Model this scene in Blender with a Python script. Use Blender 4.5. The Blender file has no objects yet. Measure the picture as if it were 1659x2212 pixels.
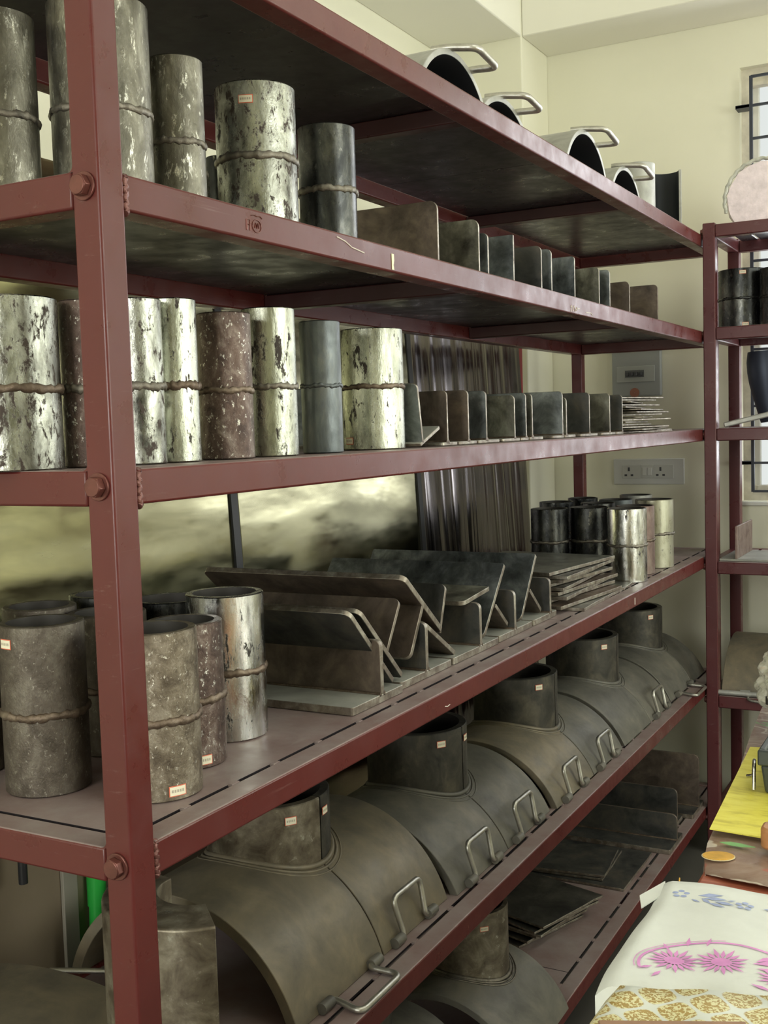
import bpy, bmesh, math, random
from mathutils import Vector, Matrix
S = bpy.context.scene
C = S.collection
PI = math.pi
RND = random.Random(7)

# ---------------------------------------------------------------- camera, light, exposure
cam_d = bpy.data.cameras.new('camera'); cam = bpy.data.objects.new('camera', cam_d); C.objects.link(cam)
cr, cu, cf = Vector((0.880466, 0.473155, -0.030077)), Vector((-0.009217, 0.080509, 0.996711)), Vector((-0.47402, 0.877293, -0.075246))
M = Matrix.Identity(4)
for i in range(3):
    M[i][0], M[i][1], M[i][2] = cr[i], cu[i], -cf[i]
M.translation = Vector((0.67359, -0.75047, 1.1916))
cam.matrix_world = M
cam_d.sensor_fit = 'HORIZONTAL'; cam_d.sensor_width = 36; cam_d.lens = 36 * 2421.305 / 1659
cam_d.clip_start = 0.02
S.camera = cam
S.view_settings.view_transform = 'Standard'; S.view_settings.look = 'None'
S.view_settings.gamma = 1; S.view_settings.use_curve_mapping = False
S.view_settings.exposure = 0.24
S.cycles.use_denoising = True
S.cycles.max_bounces = 8; S.cycles.diffuse_bounces = 4; S.cycles.glossy_bounces = 4
S.cycles.sample_clamp_indirect = 6
w = bpy.data.worlds.new('daylight'); S.world = w; w.use_nodes = True
w.node_tree.nodes['Background'].inputs[0].default_value = (0.85, 0.95, 1.0, 1)
w.node_tree.nodes['Background'].inputs[1].default_value = 1.0

def area(name, loc, target, sx, sy, power, col):
    d = bpy.data.lights.new(name, 'AREA'); d.shape = 'RECTANGLE'; d.size = sx; d.size_y = sy; d.energy = power; d.color = col
    o = bpy.data.objects.new(name, d); C.objects.link(o); o.location = loc
    o.rotation_euler = (Vector(target) - Vector(loc)).to_track_quat('-Z', 'Y').to_euler()
    return o
# area lamps stand in for window daylight; the rear one is added fill
L_RIGHT1 = area('window_daylight_fill', (2.93, 0.3, 1.55), (0, 0.3, 1.3), 1.3, 1.3, 26, (0.96, 0.985, 1.0))
L_RIGHT2 = area('window_daylight_fill', (2.93, 2.0, 1.55), (0, 2.0, 1.3), 0.9, 1.3, 18, (0.96, 0.985, 1.0))
L_REAR_FILL = area('window_daylight_fill', (0.1, -2.72, 1.4), (-0.15, 0, .8), .9, 1.2, 36, (0.98, 0.985, 1.0))  # unseen rear window lamp, moved left and aimed low to brighten the lower left
L_END = area('window_daylight_fill', (0.7, 2.73, 1.6), (0.6, 0, 1.2), 1.2, 1.2, 16, (0.95, 0.98, 1.0))

# ---------------------------------------------------------------- helpers
def tagp(o, label=None, cat=None, group=None, kind=None):
    if label: o['label'] = label
    if cat: o['category'] = cat
    if group: o['group'] = group
    if kind: o['kind'] = kind
    return o

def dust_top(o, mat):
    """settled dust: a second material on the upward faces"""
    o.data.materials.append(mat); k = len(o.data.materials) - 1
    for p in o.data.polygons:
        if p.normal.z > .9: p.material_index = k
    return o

def thing(name, label, cat, loc=(0, 0, 0), rz=0, group=None):
    o = bpy.data.objects.new(name, None); C.objects.link(o)
    o.location = loc; o.rotation_euler = (0, 0, rz); o.empty_display_size = 0.02
    return tagp(o, label, cat, group)

def obj(name, bm, mat, parent=None, smooth=0.0, bevel=0.0, kind=None, seg=2):
    me = bpy.data.meshes.new(name)
    bmesh.ops.recalc_face_normals(bm, faces=bm.faces)
    bm.to_mesh(me); bm.free()
    for m in (mat if isinstance(mat, (list, tuple)) else [mat]): me.materials.append(m)
    if smooth or bevel:
        for p in me.polygons: p.use_smooth = True
        me.set_sharp_from_angle(angle=math.radians(smooth or 35))
    o = bpy.data.objects.new(name, me); C.objects.link(o)
    if parent: o.parent = parent
    if bevel:
        b = o.modifiers.new('bevel', 'BEVEL'); b.width = bevel; b.segments = seg; b.limit_method = 'ANGLE'
    if kind: o['kind'] = kind
    return o

def box(bm, x0, x1, y0, y1, z0, z1, mi=0):
    v = [bm.verts.new(c) for c in ((x0, y0, z0), (x1, y0, z0), (x1, y1, z0), (x0, y1, z0), (x0, y0, z1), (x1, y0, z1), (x1, y1, z1), (x0, y1, z1))]
    for f in ((0, 3, 2, 1), (4, 5, 6, 7), (0, 1, 5, 4), (1, 2, 6, 5), (2, 3, 7, 6), (3, 0, 4, 7)):
        bm.faces.new([v[i] for i in f]).material_index = mi
    return bm

def bx(*a): return box(bmesh.new(), *a)

def struct(name, bm, mat, **k): return obj(name, bm, mat, kind='structure', **k)

def sweep(bm, pts, r, n=10, caps=True, closed=False, mi=0):
    pts = [Vector(p) for p in pts]; rings = []; up = None; N = len(pts)
    for i, p in enumerate(pts):
        a = pts[(i - 1) % N] if closed or i > 0 else p
        b = pts[(i + 1) % N] if closed or i < N - 1 else p
        t = (b - a).normalized()
        if up is None:
            up = t.cross(Vector((0, 0, 1)))
            if up.length < .1: up = t.cross(Vector((0, 1, 0)))
        up = (up - t * up.dot(t)).normalized(); s = t.cross(up)
        rr = r[i] if isinstance(r, (list, tuple)) else r
        rings.append([bm.verts.new(p + (up * math.cos(2 * PI * k / n) + s * math.sin(2 * PI * k / n)) * rr) for k in range(n)])
    for i in range(N if closed else N - 1):
        A, B = rings[i], rings[(i + 1) % N]
        for k in range(n):
            bm.faces.new((A[k], A[(k + 1) % n], B[(k + 1) % n], B[k])).material_index = mi
    if caps and not closed:
        bm.faces.new(rings[0][::-1]).material_index = mi; bm.faces.new(rings[-1]).material_index = mi
    return bm

def rounded(pts, rad, n=5):
    """polyline with its inner corners rounded"""
    P = [Vector(p) for p in pts]; out = [P[0]]
    for i in range(1, len(P) - 1):
        a, b, c = P[i - 1], P[i], P[i + 1]
        u = (a - b); v = (c - b); q = min(rad, u.length * .45, v.length * .45)
        s, e = b + u.normalized() * q, b + v.normalized() * q
        for k in range(n + 1):
            t = k / n; out.append(s * (1 - t) ** 2 + b * 2 * t * (1 - t) + e * t * t)
    out.append(P[-1]); return out

def prism(bm, poly, O, U, V, Nn, t, mi=0):
    """extrude the 2D polygon (u,v) by t along Nn"""
    O, U, V, Nn = map(Vector, (O, U, V, Nn))
    a = [bm.verts.new(O + U * x + V * y) for x, y in poly]; b = [bm.verts.new(O + U * x + V * y + Nn * t) for x, y in poly]
    n = len(poly)
    f1 = bm.faces.new(a[::-1]); f2 = bm.faces.new(b); f1.material_index = f2.material_index = mi
    for i in range(n):
        bm.faces.new((a[i], a[(i + 1) % n], b[(i + 1) % n], b[i])).material_index = mi
    return bm

def rrect(lu, lv, radii, n=5):
    """rectangle 0..lu x 0..lv, corner radii for (0,0),(lu,0),(lu,lv),(0,lv)"""
    out = []
    cs = [((0, 0), (1, 1), PI), ((lu, 0), (-1, 1), 1.5 * PI), ((lu, lv), (-1, -1), 0), ((0, lv), (1, -1), PI / 2)]
    for ((x, y), (sx, sy), a0), r in zip(cs, radii):
        if r <= 0: out.append((x, y)); continue
        cx, cy = x + sx * r, y + sy * r
        for k in range(n + 1):
            a = a0 + k / n * PI / 2; out.append((cx + r * math.cos(a), cy + r * math.sin(a)))
    return out

def lathe(bm, prof, n=48, a0=0, a1=2 * PI, mi=0, cx=0, cy=0):
    full = abs(a1 - a0 - 2 * PI) < 1e-6; m = n if full else n + 1; cols = []
    for k in range(m):
        a = a0 + (a1 - a0) * k / n
        cols.append([bm.verts.new((cx + r * math.cos(a), cy + r * math.sin(a), z)) for r, z in prof])
    L = len(prof)
    for k in range(n):
        A, B = cols[k], cols[(k + 1) % m]
        for i in range(L):
            j = (i + 1) % L
            bm.faces.new((A[i], B[i], B[j], A[j])).material_index = mi
    if not full:
        bm.faces.new(cols[0]); bm.faces.new(cols[-1][::-1])
    return bm

# ---------------------------------------------------------------- materials
def new_mat(name):
    m = bpy.data.materials.new(name); m.use_nodes = True
    nt = m.node_tree; b = nt.nodes['Principled BSDF']; return m, nt, b, nt.nodes, nt.links

def coords(nt, scale=(1, 1, 1), rnd=True):
    N, L = nt.nodes, nt.links
    tc = N.new('ShaderNodeTexCoord'); mp = N.new('ShaderNodeMapping'); mp.inputs['Scale'].default_value = scale
    L.new(tc.outputs['Object'], mp.inputs['Vector'])
    if not rnd: return mp.outputs[0]
    oi = N.new('ShaderNodeObjectInfo'); mul = N.new('ShaderNodeMath'); mul.operation = 'MULTIPLY'; mul.inputs[1].default_value = 41.0
    L.new(oi.outputs['Random'], mul.inputs[0])
    cx = N.new('ShaderNodeCombineXYZ'); [L.new(mul.outputs[0], cx.inputs[i]) for i in range(3)]
    ad = N.new('ShaderNodeVectorMath'); ad.operation = 'ADD'; L.new(mp.outputs[0], ad.inputs[0]); L.new(cx.outputs[0], ad.inputs[1])
    return ad.outputs[0]

def noise(nt, vec, scale, detail=6, rough=.6, dist=0):
    n = nt.nodes.new('ShaderNodeTexNoise'); n.inputs['Scale'].default_value = scale; n.inputs['Detail'].default_value = detail
    n.inputs['Roughness'].default_value = rough; n.inputs['Distortion'].default_value = dist
    nt.links.new(vec, n.inputs['Vector']); return n.outputs['Fac']

def ramp(nt, fac, stops):
    r = nt.nodes.new('ShaderNodeValToRGB'); e = r.color_ramp.elements
    e[0].position, e[0].color = stops[0][0], tuple(stops[0][1]) + (1,); e[1].position, e[1].color = stops[-1][0], tuple(stops[-1][1]) + (1,)
    for p, c in stops[1:-1]:
        q = e.new(p); q.color = tuple(c) + (1,)
    nt.links.new(fac, r.inputs[0]); return r.outputs[0]

def g(v): return (v, v, v)

def mixc(nt, fac, a, b):
    m = nt.nodes.new('ShaderNodeMix'); m.data_type = 'RGBA'
    for s, v in ((0, fac), (6, a), (7, b)):
        if hasattr(v, 'is_linked'): nt.links.new(v, m.inputs[s])
        else: m.inputs[s].default_value = v if s == 0 else tuple(v) + (1,)
    return m.outputs[2]

def bump(nt, b, h, strength=.2, dist=.002):
    n = nt.nodes.new('ShaderNodeBump'); n.inputs['Strength'].default_value = strength; n.inputs['Distance'].default_value = dist
    nt.links.new(h, n.inputs['Height']); nt.links.new(n.outputs[0], b.inputs['Normal'])

def steel(name, cols, metal=.9, rough=(.25, .5), scale=14, zs=.6, patch=None, pthr=(.52, .6), pscale=30, pmetal=.2, prough=.7, bmp=.25):
    """worn steel: cols = colour stops over a cloudy noise, patch = rust or scale blotches"""
    m, nt, b, N, L = new_mat(name)
    v = coords(nt, (1, 1, zs))
    n1 = noise(nt, v, scale, 8, .65, .4)
    k = len(cols); col = ramp(nt, n1, [(.32 + .38 * i / max(1, k - 1), c) for i, c in enumerate(cols)])
    n2 = noise(nt, v, scale * 2.3, 8, .7)
    rg = ramp(nt, n2, [(.35, g(rough[0])), (.65, g(rough[1]))])
    met = None
    if patch:
        n3 = noise(nt, v, pscale, 10, .75, .3)
        f = ramp(nt, n3, [(pthr[0], g(0)), (pthr[1], g(1))])
        col = mixc(nt, f, col, patch); rg = mixc(nt, f, rg, g(prough))
        met = mixc(nt, f, g(metal), g(pmetal))
        L.new(met, b.inputs['Metallic'])
    else: b.inputs['Metallic'].default_value = metal
    L.new(col, b.inputs['Base Color']); L.new(rg, b.inputs['Roughness'])
    bump(nt, b, noise(nt, v, scale * 6, 6, .7), bmp, .0012)
    return m

def plain(name, col, rough=.5, metal=0, bscale=0, bstr=.1, var=0.0, vscale=6, coat=0):
    m, nt, b, N, L = new_mat(name)
    b.inputs['Base Color'].default_value = tuple(col) + (1,); b.inputs['Roughness'].default_value = rough; b.inputs['Metallic'].default_value = metal
    if coat: b.inputs['Coat Weight'].default_value = coat; b.inputs['Coat Roughness'].default_value = .15
    if var or bscale:
        v = coords(nt)
        if var:
            n = noise(nt, v, vscale, 6)
            L.new(ramp(nt, n, [(.3, [c * (1 - var) for c in col]), (.7, [min(1, c * (1 + var)) for c in col])]), b.inputs['Base Color'])
        if bscale: bump(nt, b, noise(nt, v, bscale, 5), bstr, .002)
    return m

def emit(name, col, s):
    m = bpy.data.materials.new(name); m.use_nodes = True; nt = m.node_tree; nt.nodes.clear()
    e = nt.nodes.new('ShaderNodeEmission'); e.inputs[0].default_value = tuple(col) + (1,); e.inputs[1].default_value = s
    o = nt.nodes.new('ShaderNodeOutputMaterial'); nt.links.new(e.outputs[0], o.inputs[0]); return m

def paint_mat(name, base, worn, rough=.36, dust=None):
    m, nt, b, N, L = new_mat(name)
    v = coords(nt, (1, 1, 1), rnd=False)
    n1 = noise(nt, v, 3, 6); col = ramp(nt, n1, [(.3, base), (.7, [c * 1.35 for c in base])])
    vs = coords(nt, (6, 1, 30), rnd=False)
    n2 = noise(nt, vs, 5, 8, .75); f = ramp(nt, n2, [(.60, g(0)), (.72, g(1))])
    col = mixc(nt, f, col, worn)
    if dust:
        n3 = noise(nt, v, 9, 8, .7); fd = ramp(nt, n3, [(.3, g(.25)), (.7, g(.85))]); col = mixc(nt, fd, col, dust)
    L.new(col, b.inputs['Base Color'])
    L.new(ramp(nt, noise(nt, v, 20, 6), [(.3, g(rough - .08)), (.7, g(rough + .16))]), b.inputs['Roughness'])
    b.inputs['Specular IOR Level'].default_value = .45
    bump(nt, b, noise(nt, v, 90, 4), .12, .0006)
    return m

M_PAINT = paint_mat('maroon_enamel_paint', (.088, .016, .014), (.17, .085, .075), .30)
M_UNDERSHADE = paint_mat('shaded_sheet_underside', (.024, .021, .025), (.034, .025, .027), .3)  # panel paint darkened to hold the shade under the shelves
M_CROSS_SHADE = paint_mat('shaded_cross_member_paint', (.045, .014, .014), (.08, .04, .04), .34)  # same maroon paint with the shade below the decks put into its colour
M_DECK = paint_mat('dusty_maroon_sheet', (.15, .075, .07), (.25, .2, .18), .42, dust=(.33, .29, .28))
M_PURL = paint_mat('maroon_enamel_far', (.085, .022, .024), (.16, .09, .09), .30)
M_BOLT = plain('painted_bolt', (.15, .055, .045), .28, .5, var=.25, vscale=60)
M_WELD = plain('painted_weld', (.17, .07, .06), .25, .4, bscale=300, bstr=.5)
M_WALL = plain('cream_wall_paint', (.80, .785, .635), .75, var=.03, vscale=2)
M_CEIL = plain('pale_ceiling_paint', (.82, .805, .70), .8)
M_FLOOR = plain('grey_floor_tile', (.10, .095, .085), .35, var=.2, vscale=3)
# pipe steels
SILVER = steel('bright_pitted_steel', [(.07, .07, .06), (.22, .22, .19), (.42, .43, .38), (.60, .61, .55)], 1, (.16, .42), 30, .5, (.055, .04, .032), (.53, .58), 95, bmp=.5)
SPECK = steel('speckled_bright_steel', [(.16, .16, .13), (.40, .41, .34), (.56, .57, .48)], 1, (.12, .36), 34, .35, (.045, .035, .028), (.555, .59), 85, bmp=.5)
BROWN = steel('rust_brown_steel', [(.06, .04, .035), (.13, .09, .075), (.27, .22, .19)], .7, (.28, .5), 60, .7, (.55, .53, .48), (.57, .62), 190, 1, .22, bmp=.7)
GREYBLUE = steel('grey_blue_mill_steel', [(.085, .095, .10), (.15, .165, .17), (.22, .225, .205)], .8, (.36, .55), 28, .5)
DARK = steel('dark_mill_steel', [(.022, .023, .025), (.06, .062, .062), (.17, .17, .155)], .9, (.18, .42), 26, .5, (.32, .32, .28), (.60, .68), 50, 1, .25)
MILL = steel('olive_mill_steel', [(.07, .065, .05), (.165, .155, .125), (.36, .35, .29)], .85, (.25, .5), 30, .45, (.56, .55, .49), (.56, .63), 110, 1, .25, bmp=.6)
RUSTY = steel('brown_grey_pipe', [(.06, .048, .036), (.12, .10, .08), (.20, .18, .145)], .6, (.34, .55), 42, .7, (.36, .34, .29), (.58, .66), 200, .9, .3, bmp=.8)
TAN = steel('tan_pipe', [(.085, .065, .045), (.20, .165, .12), (.36, .32, .25)], .6, (.3, .5), 50, .7, (.60, .57, .49), (.57, .63), 210, 1, .25, bmp=.8)
SHINE = steel('mirror_bright_steel', [(.16, .155, .145), (.5, .5, .47), (.72, .72, .69), (.85, .85, .82)], 1, (.07, .34), 34, .3, (.04, .033, .028), (.57, .60), 80)
YELL = steel('yellowish_steel', [(.22, .21, .15), (.42, .41, .31), (.52, .51, .41)], .8, (.25, .5), 26, .4, (.06, .06, .06), (.58, .62), 34)
REDB = steel('red_brown_steel', [(.14, .085, .075), (.24, .17, .145), (.3, .25, .21)], .5, (.4, .6), 34)
BEAD = steel('weld_bead_steel', [(.10, .09, .075), (.22, .2, .165), (.3, .28, .24)], .8, (.3, .5), 60, 1, bmp=.6)
BEADB = steel('brown_weld_bead', [(.09, .065, .045), (.18, .135, .1), (.26, .21, .16)], .7, (.3, .5), 60, 1, bmp=.6)
BORE = plain('dark_pipe_bore', (.05, .045, .04), .6, .4)
PLATE_D = steel('dark_plate_steel', [(.045, .047, .047), (.105, .105, .098), (.19, .165, .135)], .55, (.33, .52), 17, 1)
PLATE_B = steel('brown_plate_steel', [(.07, .056, .046), (.16, .125, .10), (.27, .215, .165)], .5, (.36, .55), 17, 1)
PLATE_G = steel('blue_grey_plate_steel', [(.055, .06, .06), (.20, .22, .225), (.48, .52, .53)], .75, (.28, .5), 19, .8)
PLATE_Y = steel('olive_plate_steel', [(.06, .056, .045), (.20, .195, .155), (.42, .42, .34)], .65, (.32, .5), 22, .8)
FLANGE = steel('dusty_flange_steel', [(.25, .25, .225), (.34, .345, .31), (.42, .42, .38)], .25, (.5, .7), 10, 1)
EDGE = steel('cut_edge_steel', [(.15, .12, .095), (.28, .245, .20), (.48, .46, .39)], .7, (.3, .5), 50, 1)
STACK = [steel('stack_plate_%s' % n, c, .7, (.28, .5), 12, 1) for n, c in (('rust', [(.12, .085, .065), (.22, .16, .125), (.3, .24, .19)]), ('grey', [(.12, .12, .105), (.25, .25, .22), (.38, .38, .33)]), ('dark', [(.05, .05, .048), (.12, .115, .1), (.22, .21, .18)]))]
SADDLE = steel('dusty_saddle_steel', [(.10, .096, .084), (.15, .144, .122), (.21, .192, .155)], .2, (.45, .62), 12, 1, bmp=.12)
SADDLE_T = steel('ochre_saddle_steel', [(.13, .116, .09), (.20, .172, .122), (.28, .232, .155)], .2, (.42, .6), 11, 1, bmp=.12)
NECK = steel('dark_neck_steel', [(.035, .034, .03), (.075, .07, .058), (.14, .125, .095)], .45, (.35, .55), 26, .8)
NECK_T = steel('mottled_neck_steel', [(.085, .065, .045), (.19, .16, .115), (.34, .31, .235)], .5, (.35, .55), 30, 1, (.5, .48, .4), (.60, .68), 60, .9, .35)
ROD = steel('handle_rod_steel', [(.4, .39, .35), (.52, .51, .46), (.6, .59, .54)], .9, (.28, .42), 40, 1)
SHELL = steel('pale_shell_steel', [(.30, .30, .28), (.40, .40, .37), (.48, .48, .45)], .4, (.42, .55), 18, 1)
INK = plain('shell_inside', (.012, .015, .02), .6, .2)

M_CREAM = plain('sticker_paper', (.85, .80, .62), .5)
M_RED = plain('sticker_red_border', (.75, .18, .10), .5)
M_INK = plain('grey_print', (.45, .40, .32), .6)
M_WHITE = plain('white_plastic', (.62, .63, .60), .4)
M_BLACK = plain('black_plastic', (.02, .02, .022), .35)

# ---------------------------------------------------------------- the room
XW, YE, ZC, ZS = -0.868, 2.78, 2.80, 2.363
XR, YR = 3.0, -2.8
XP, YP = -0.587, 2.552
struct('floor', bx(XW - .15, XR + .15, YR - .15, YE + .15, -.1, 0), M_FLOOR)
struct('ceiling', bx(XW - .15, XR + .15, YR - .15, YE + .15, ZC, ZC + .1), M_CEIL)
struct('wall_left', bx(XW - .15, XW, YR - .15, YE + .15, 0, ZC), M_WALL)
# end wall with its window opening
WX0, WX1, WZ0, WZ1 = 0.012, 1.25, 0.935, 2.225
bm = bmesh.new()
box(bm, XW, WX0, YE, YE + .15, 0, ZC); box(bm, WX1, XR, YE, YE + .15, 0, ZC)
box(bm, WX0, WX1, YE, YE + .15, 0, WZ0); box(bm, WX0, WX1, YE, YE + .15, WZ1, ZC)
struct('wall_end', bm, M_WALL)
struct('trim_1', bx(XW, XP, YP, YE, 0, ZC), M_WALL, bevel=.004)
struct('trim_2', bx(XW, XP, YR, YP, ZS, ZC), M_CEIL, bevel=.004)
struct('trim_3', bx(XP, XR, YP + .003, YE, ZS, ZC), M_CEIL, bevel=.004)
# right and rear walls with unseen windows, the rear one placed for fill light
def wall_with_window(name, axis, pos, t, a0, a1, wins):
    bm = bmesh.new(); cuts = sorted(wins); cur = a0
    def seg(s, e, z0, z1):
        if axis == 'x': box(bm, pos, pos + t, s, e, z0, z1)
        else: box(bm, s, e, pos, pos + t, z0, z1)
    for (s, e, z0, z1) in cuts:
        seg(cur, s, 0, ZC); seg(s, e, 0, z0); seg(s, e, z1, ZC); cur = e
    seg(cur, a1, 0, ZC); return struct(name, bm, M_WALL)
wall_with_window('wall_right', 'x', XR, .15, YR - .15, YE + .15, [(-.4, 1.0, .85, 2.25), (1.5, 2.5, .85, 2.25)])
wall_with_window('wall_rear', 'y', YR - .15, .15, XW, XR, [(-.4, .6, .8, 2.2)])

# panes of the unseen windows glow in garden colours, added for reflections in steel
def garden(name, s):
    m = bpy.data.materials.new(name); m.use_nodes = True; nt = m.node_tree; nt.nodes.clear()
    v = coords(nt, (1, 1, 1), False); n = noise(nt, v, 3.2, 5, .6)
    c = ramp(nt, n, [(.40, (.10, .15, .03)), (.52, (.75, .80, .22)), (.6, (1, 1, .86)), (.8, (1, 1, .95))])
    e = nt.nodes.new('ShaderNodeEmission'); nt.links.new(c, e.inputs[0]); e.inputs[1].default_value = s
    o = nt.nodes.new('ShaderNodeOutputMaterial'); nt.links.new(e.outputs[0], o.inputs[0]); return m
M_GARDEN = garden('glowing_garden_pane', 2.7)
M_PANE = emit('frosted_daylit_pane', (.95, 1.0, .97), .68)
M_FRAME = plain('white_window_frame', (.72, .72, .66), .45)
M_GRILL = plain('black_window_grill', (.02, .025, .04), .4)
def window(name, axis, pos, a0, a1, z0, z1, pane, nx=2, nz=2):
    bm = bmesh.new(); f = .045
    def B(s, e, q0, q1, d0, d1):
        if axis == 'x': box(bm, pos + d0, pos + d1, s, e, q0, q1)
        else: box(bm, s, e, pos + d0, pos + d1, q0, q1)
    B(a0, a0 + f, z0, z1, 0, .05); B(a1 - f, a1, z0, z1, 0, .05); B(a0 + f, a1 - f, z0, z0 + f, 0, .05); B(a0 + f, a1 - f, z1 - f, z1, 0, .05)
    for i in range(1, nx):
        c = a0 + (a1 - a0) * i / nx; B(c - .03, c + .03, z0 + f, z1 - f, .003, .047)
    for i in range(1, nz):
        c = z0 + (z1 - z0) * i / nz; B(a0 + f, a1 - f, c - .02, c + .02, .006, .044)
    w_ = struct(name, bm, M_FRAME, bevel=.003)
    bm = bmesh.new(); B(a0 + .01, a1 - .01, z0 + .01, z1 - .01, .02, .026)
    o = obj('window_pane', bm, pane, w_); o['kind'] = 'structure'
    return w_
window('window_2', 'x', XR + .03, -.4, 1.0, .85, 2.25, M_GARDEN)
window('window_3', 'x', XR + .03, 1.5, 2.5, .85, 2.25, M_GARDEN)
window('rear_fill_window', 'y', YR - .09, -.4, .6, .8, 2.2, M_GARDEN)  # unseen rear window, shifted left along with its added fill lamp
w1 = window('window_1', 'y', YE + .06, WX0, WX1, WZ0, WZ1, M_PANE, 4, 1)
M_STAIN = plain('stained_plaster_reveal', (.62, .58, .48), .8, var=.25, vscale=14)
bm = bmesh.new()
box(bm, WX0, WX0 + .028, YE + .03, YE + .062, WZ0, WZ1); box(bm, WX0 + .028, WX1, YE + .03, YE + .062, WZ1 - .05, WZ1); box(bm, WX0 + .028, WX1, YE + .03, YE + .062, WZ0, WZ0 + .045)
struct('trim_4', bm, M_STAIN)
struct('trim_5', bx(WX0 - .012, WX1, YE - .02, YE + .06, WZ0 - .014, WZ0 - .002), plain('sill_stone', (.75, .75, .70), .4), bevel=.003)
gr = thing('window_grill', 'black iron bar grill fixed in front of the bright end window', 'window grill', (0, YE - .04, 0))
GX = [.052, .30, .55, .80, 1.05, 1.22]
for i, x in enumerate(GX):
    obj('vertical_bar', bx(x - .0045, x + .0045, -.005, .005, .965, 2.185), M_GRILL, gr)
for z in (2.183, 2.100, 2.005, 1.915, 1.83, 1.74, 1.65, 1.56, 1.475, 1.39, 1.31, 1.222, 1.14, 1.052, .967):
    x0 = .008 if z in (2.100, 1.052) else .052
    obj('cross_bar', bx(x0, 1.235, -.004, .004, z - .0035, z + .0035), M_GRILL, gr)
for z in (2.1, 1.052):
    obj('wall_lug', bx(.008, .05, -.004, .04, z - .005, z + .005), M_GRILL, gr)

# ceiling tube lamps (out of the frame, but they light the aisle)
M_TUBE = emit('lit_tube', (1, .995, .94), 24)
for i, (x, y, L_) in enumerate(((.95, .2, 1.2), (1.35, 2.12, 1.0))):
    t = thing('tube_lamp', ('long' if i == 0 else 'short') + ' white ceiling tube lamp hanging over the aisle', 'lamp', (x, y, 2.66), (0, PI / 2)[i])
    obj('lamp_body', bx(-.03, .03, -L_ / 2, L_ / 2, .03, .07), M_WHITE, t, bevel=.004)
    for s in (-.4, .4): obj('hanger', bx(-.004, .004, s * L_ - .004, s * L_ + .004, .07, .14), M_WHITE, t)
    obj('tube', sweep(bmesh.new(), [(0, -L_ / 2 + .03, .012), (0, L_ / 2 - .03, .012)], .014, 12), M_TUBE, t, 40)

# ---------------------------------------------------------------- main storage rack
D, LY = -.425, 2.52
ZT = dict(a=1.6753, b=1.4218, c=1.1613, d=.8172, e=.4665, f=.125)
H = .0324; TX, TY = .0312, .0323
TACK = bpy.data.meshes.new('tack_weld'); _b = bx(-.0035, .0035, -.007, .007, -.0018, .0018); bmesh.ops.bevel(_b, geom=_b.edges[:], offset=.001, segments=2, affect='EDGES'); _b.to_mesh(TACK); _b.free(); TACK.materials.append(M_DECK)
rack = thing('storage_rack', 'long maroon painted steel rack of six shelves filled with pipe fittings', 'rack', (0, 0, 0))
def angle_post(x0, y0, z1):
    return bx(x0, x0 + TX, y0, y0 + TY, 0, z1)
for x0, y0 in ((-TX, 0), (D, 0), (-TX, LY - TY), (D, LY - TY)):
    obj('post', angle_post(x0, y0, 2.25 if y0 == 0 else ZT['a'] + .004), M_PAINT, rack, bevel=.0028, seg=3)
for k, z in ZT.items():
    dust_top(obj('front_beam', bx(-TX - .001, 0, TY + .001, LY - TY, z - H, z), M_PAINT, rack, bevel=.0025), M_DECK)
    obj('back_beam', bx(D, D + TX, TY + .001, LY - TY, z - H, z), M_PAINT, rack, bevel=.0025)
    for y0, y1 in ((0.0005, TY), (LY - TY, LY - .0005)):
        dust_top(obj('side_beam', bx(D + TX, -TX - .0005, y0, y1, z - H, z), M_PAINT, rack, bevel=.0025), M_DECK)
    for yc in (.84, 1.68):
        obj('cross_member', bx(D + TX, -TX - .001, yc - .014, yc + .014, z - .030, z - .0045), M_CROSS_SHADE, rack, bevel=.002)
    for y0, y1 in ((TY + .004, 1.2585), (1.2605, LY - TY - .004)):
        dust_top(obj('shelf_panel', bx(D + TX + .004, -TX - .0055, y0, y1, z - .0042, z - .0006), M_UNDERSHADE, rack), M_DECK)
    # tack welds bridging the slot between panel and beam, on the shelves seen from above
    if k in 'def':
        y = .12
        while y < LY - .1:
            if y > .2 or k == 'd':
                tk = bpy.data.objects.new('tack_weld', TACK); C.objects.link(tk); tk.parent = rack; tk.location = (-TX - .0025, y, z - .0012)
                tk.scale = (1, .7 + .6 * RND.random(), 1)
            y += .075 + RND.random() * .05
def hexbolt(bm, c, ax, r=.0098, h=.0085, rot=.2):
    c = Vector(c)
    A = {'-y': (Vector((1, 0, 0)), Vector((0, 0, 1)), Vector((0, -1, 0))), '-x': (Vector((0, 1, 0)), Vector((0, 0, 1)), Vector((-1, 0, 0)))}[ax]
    U, V, Nn = A
    wash = [(r * 1.28 * math.cos(2 * PI * i / 28), r * 1.28 * math.sin(2 * PI * i / 28)) for i in range(28)]
    prism(bm, wash, c, U, V, Nn, .0024)
    hx = [(r * math.cos(rot + PI / 3 * i), r * math.sin(rot + PI / 3 * i)) for i in range(6)]
    prism(bm, hx, c + Nn * .0024, U, V, Nn, h - .0015)
    cap = [(r * .86 * math.cos(2 * PI * i / 24), r * .86 * math.sin(2 * PI * i / 24)) for i in range(24)]
    prism(bm, cap, c + Nn * (h + .0005), U, V, Nn, .0012)
    return bm
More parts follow.
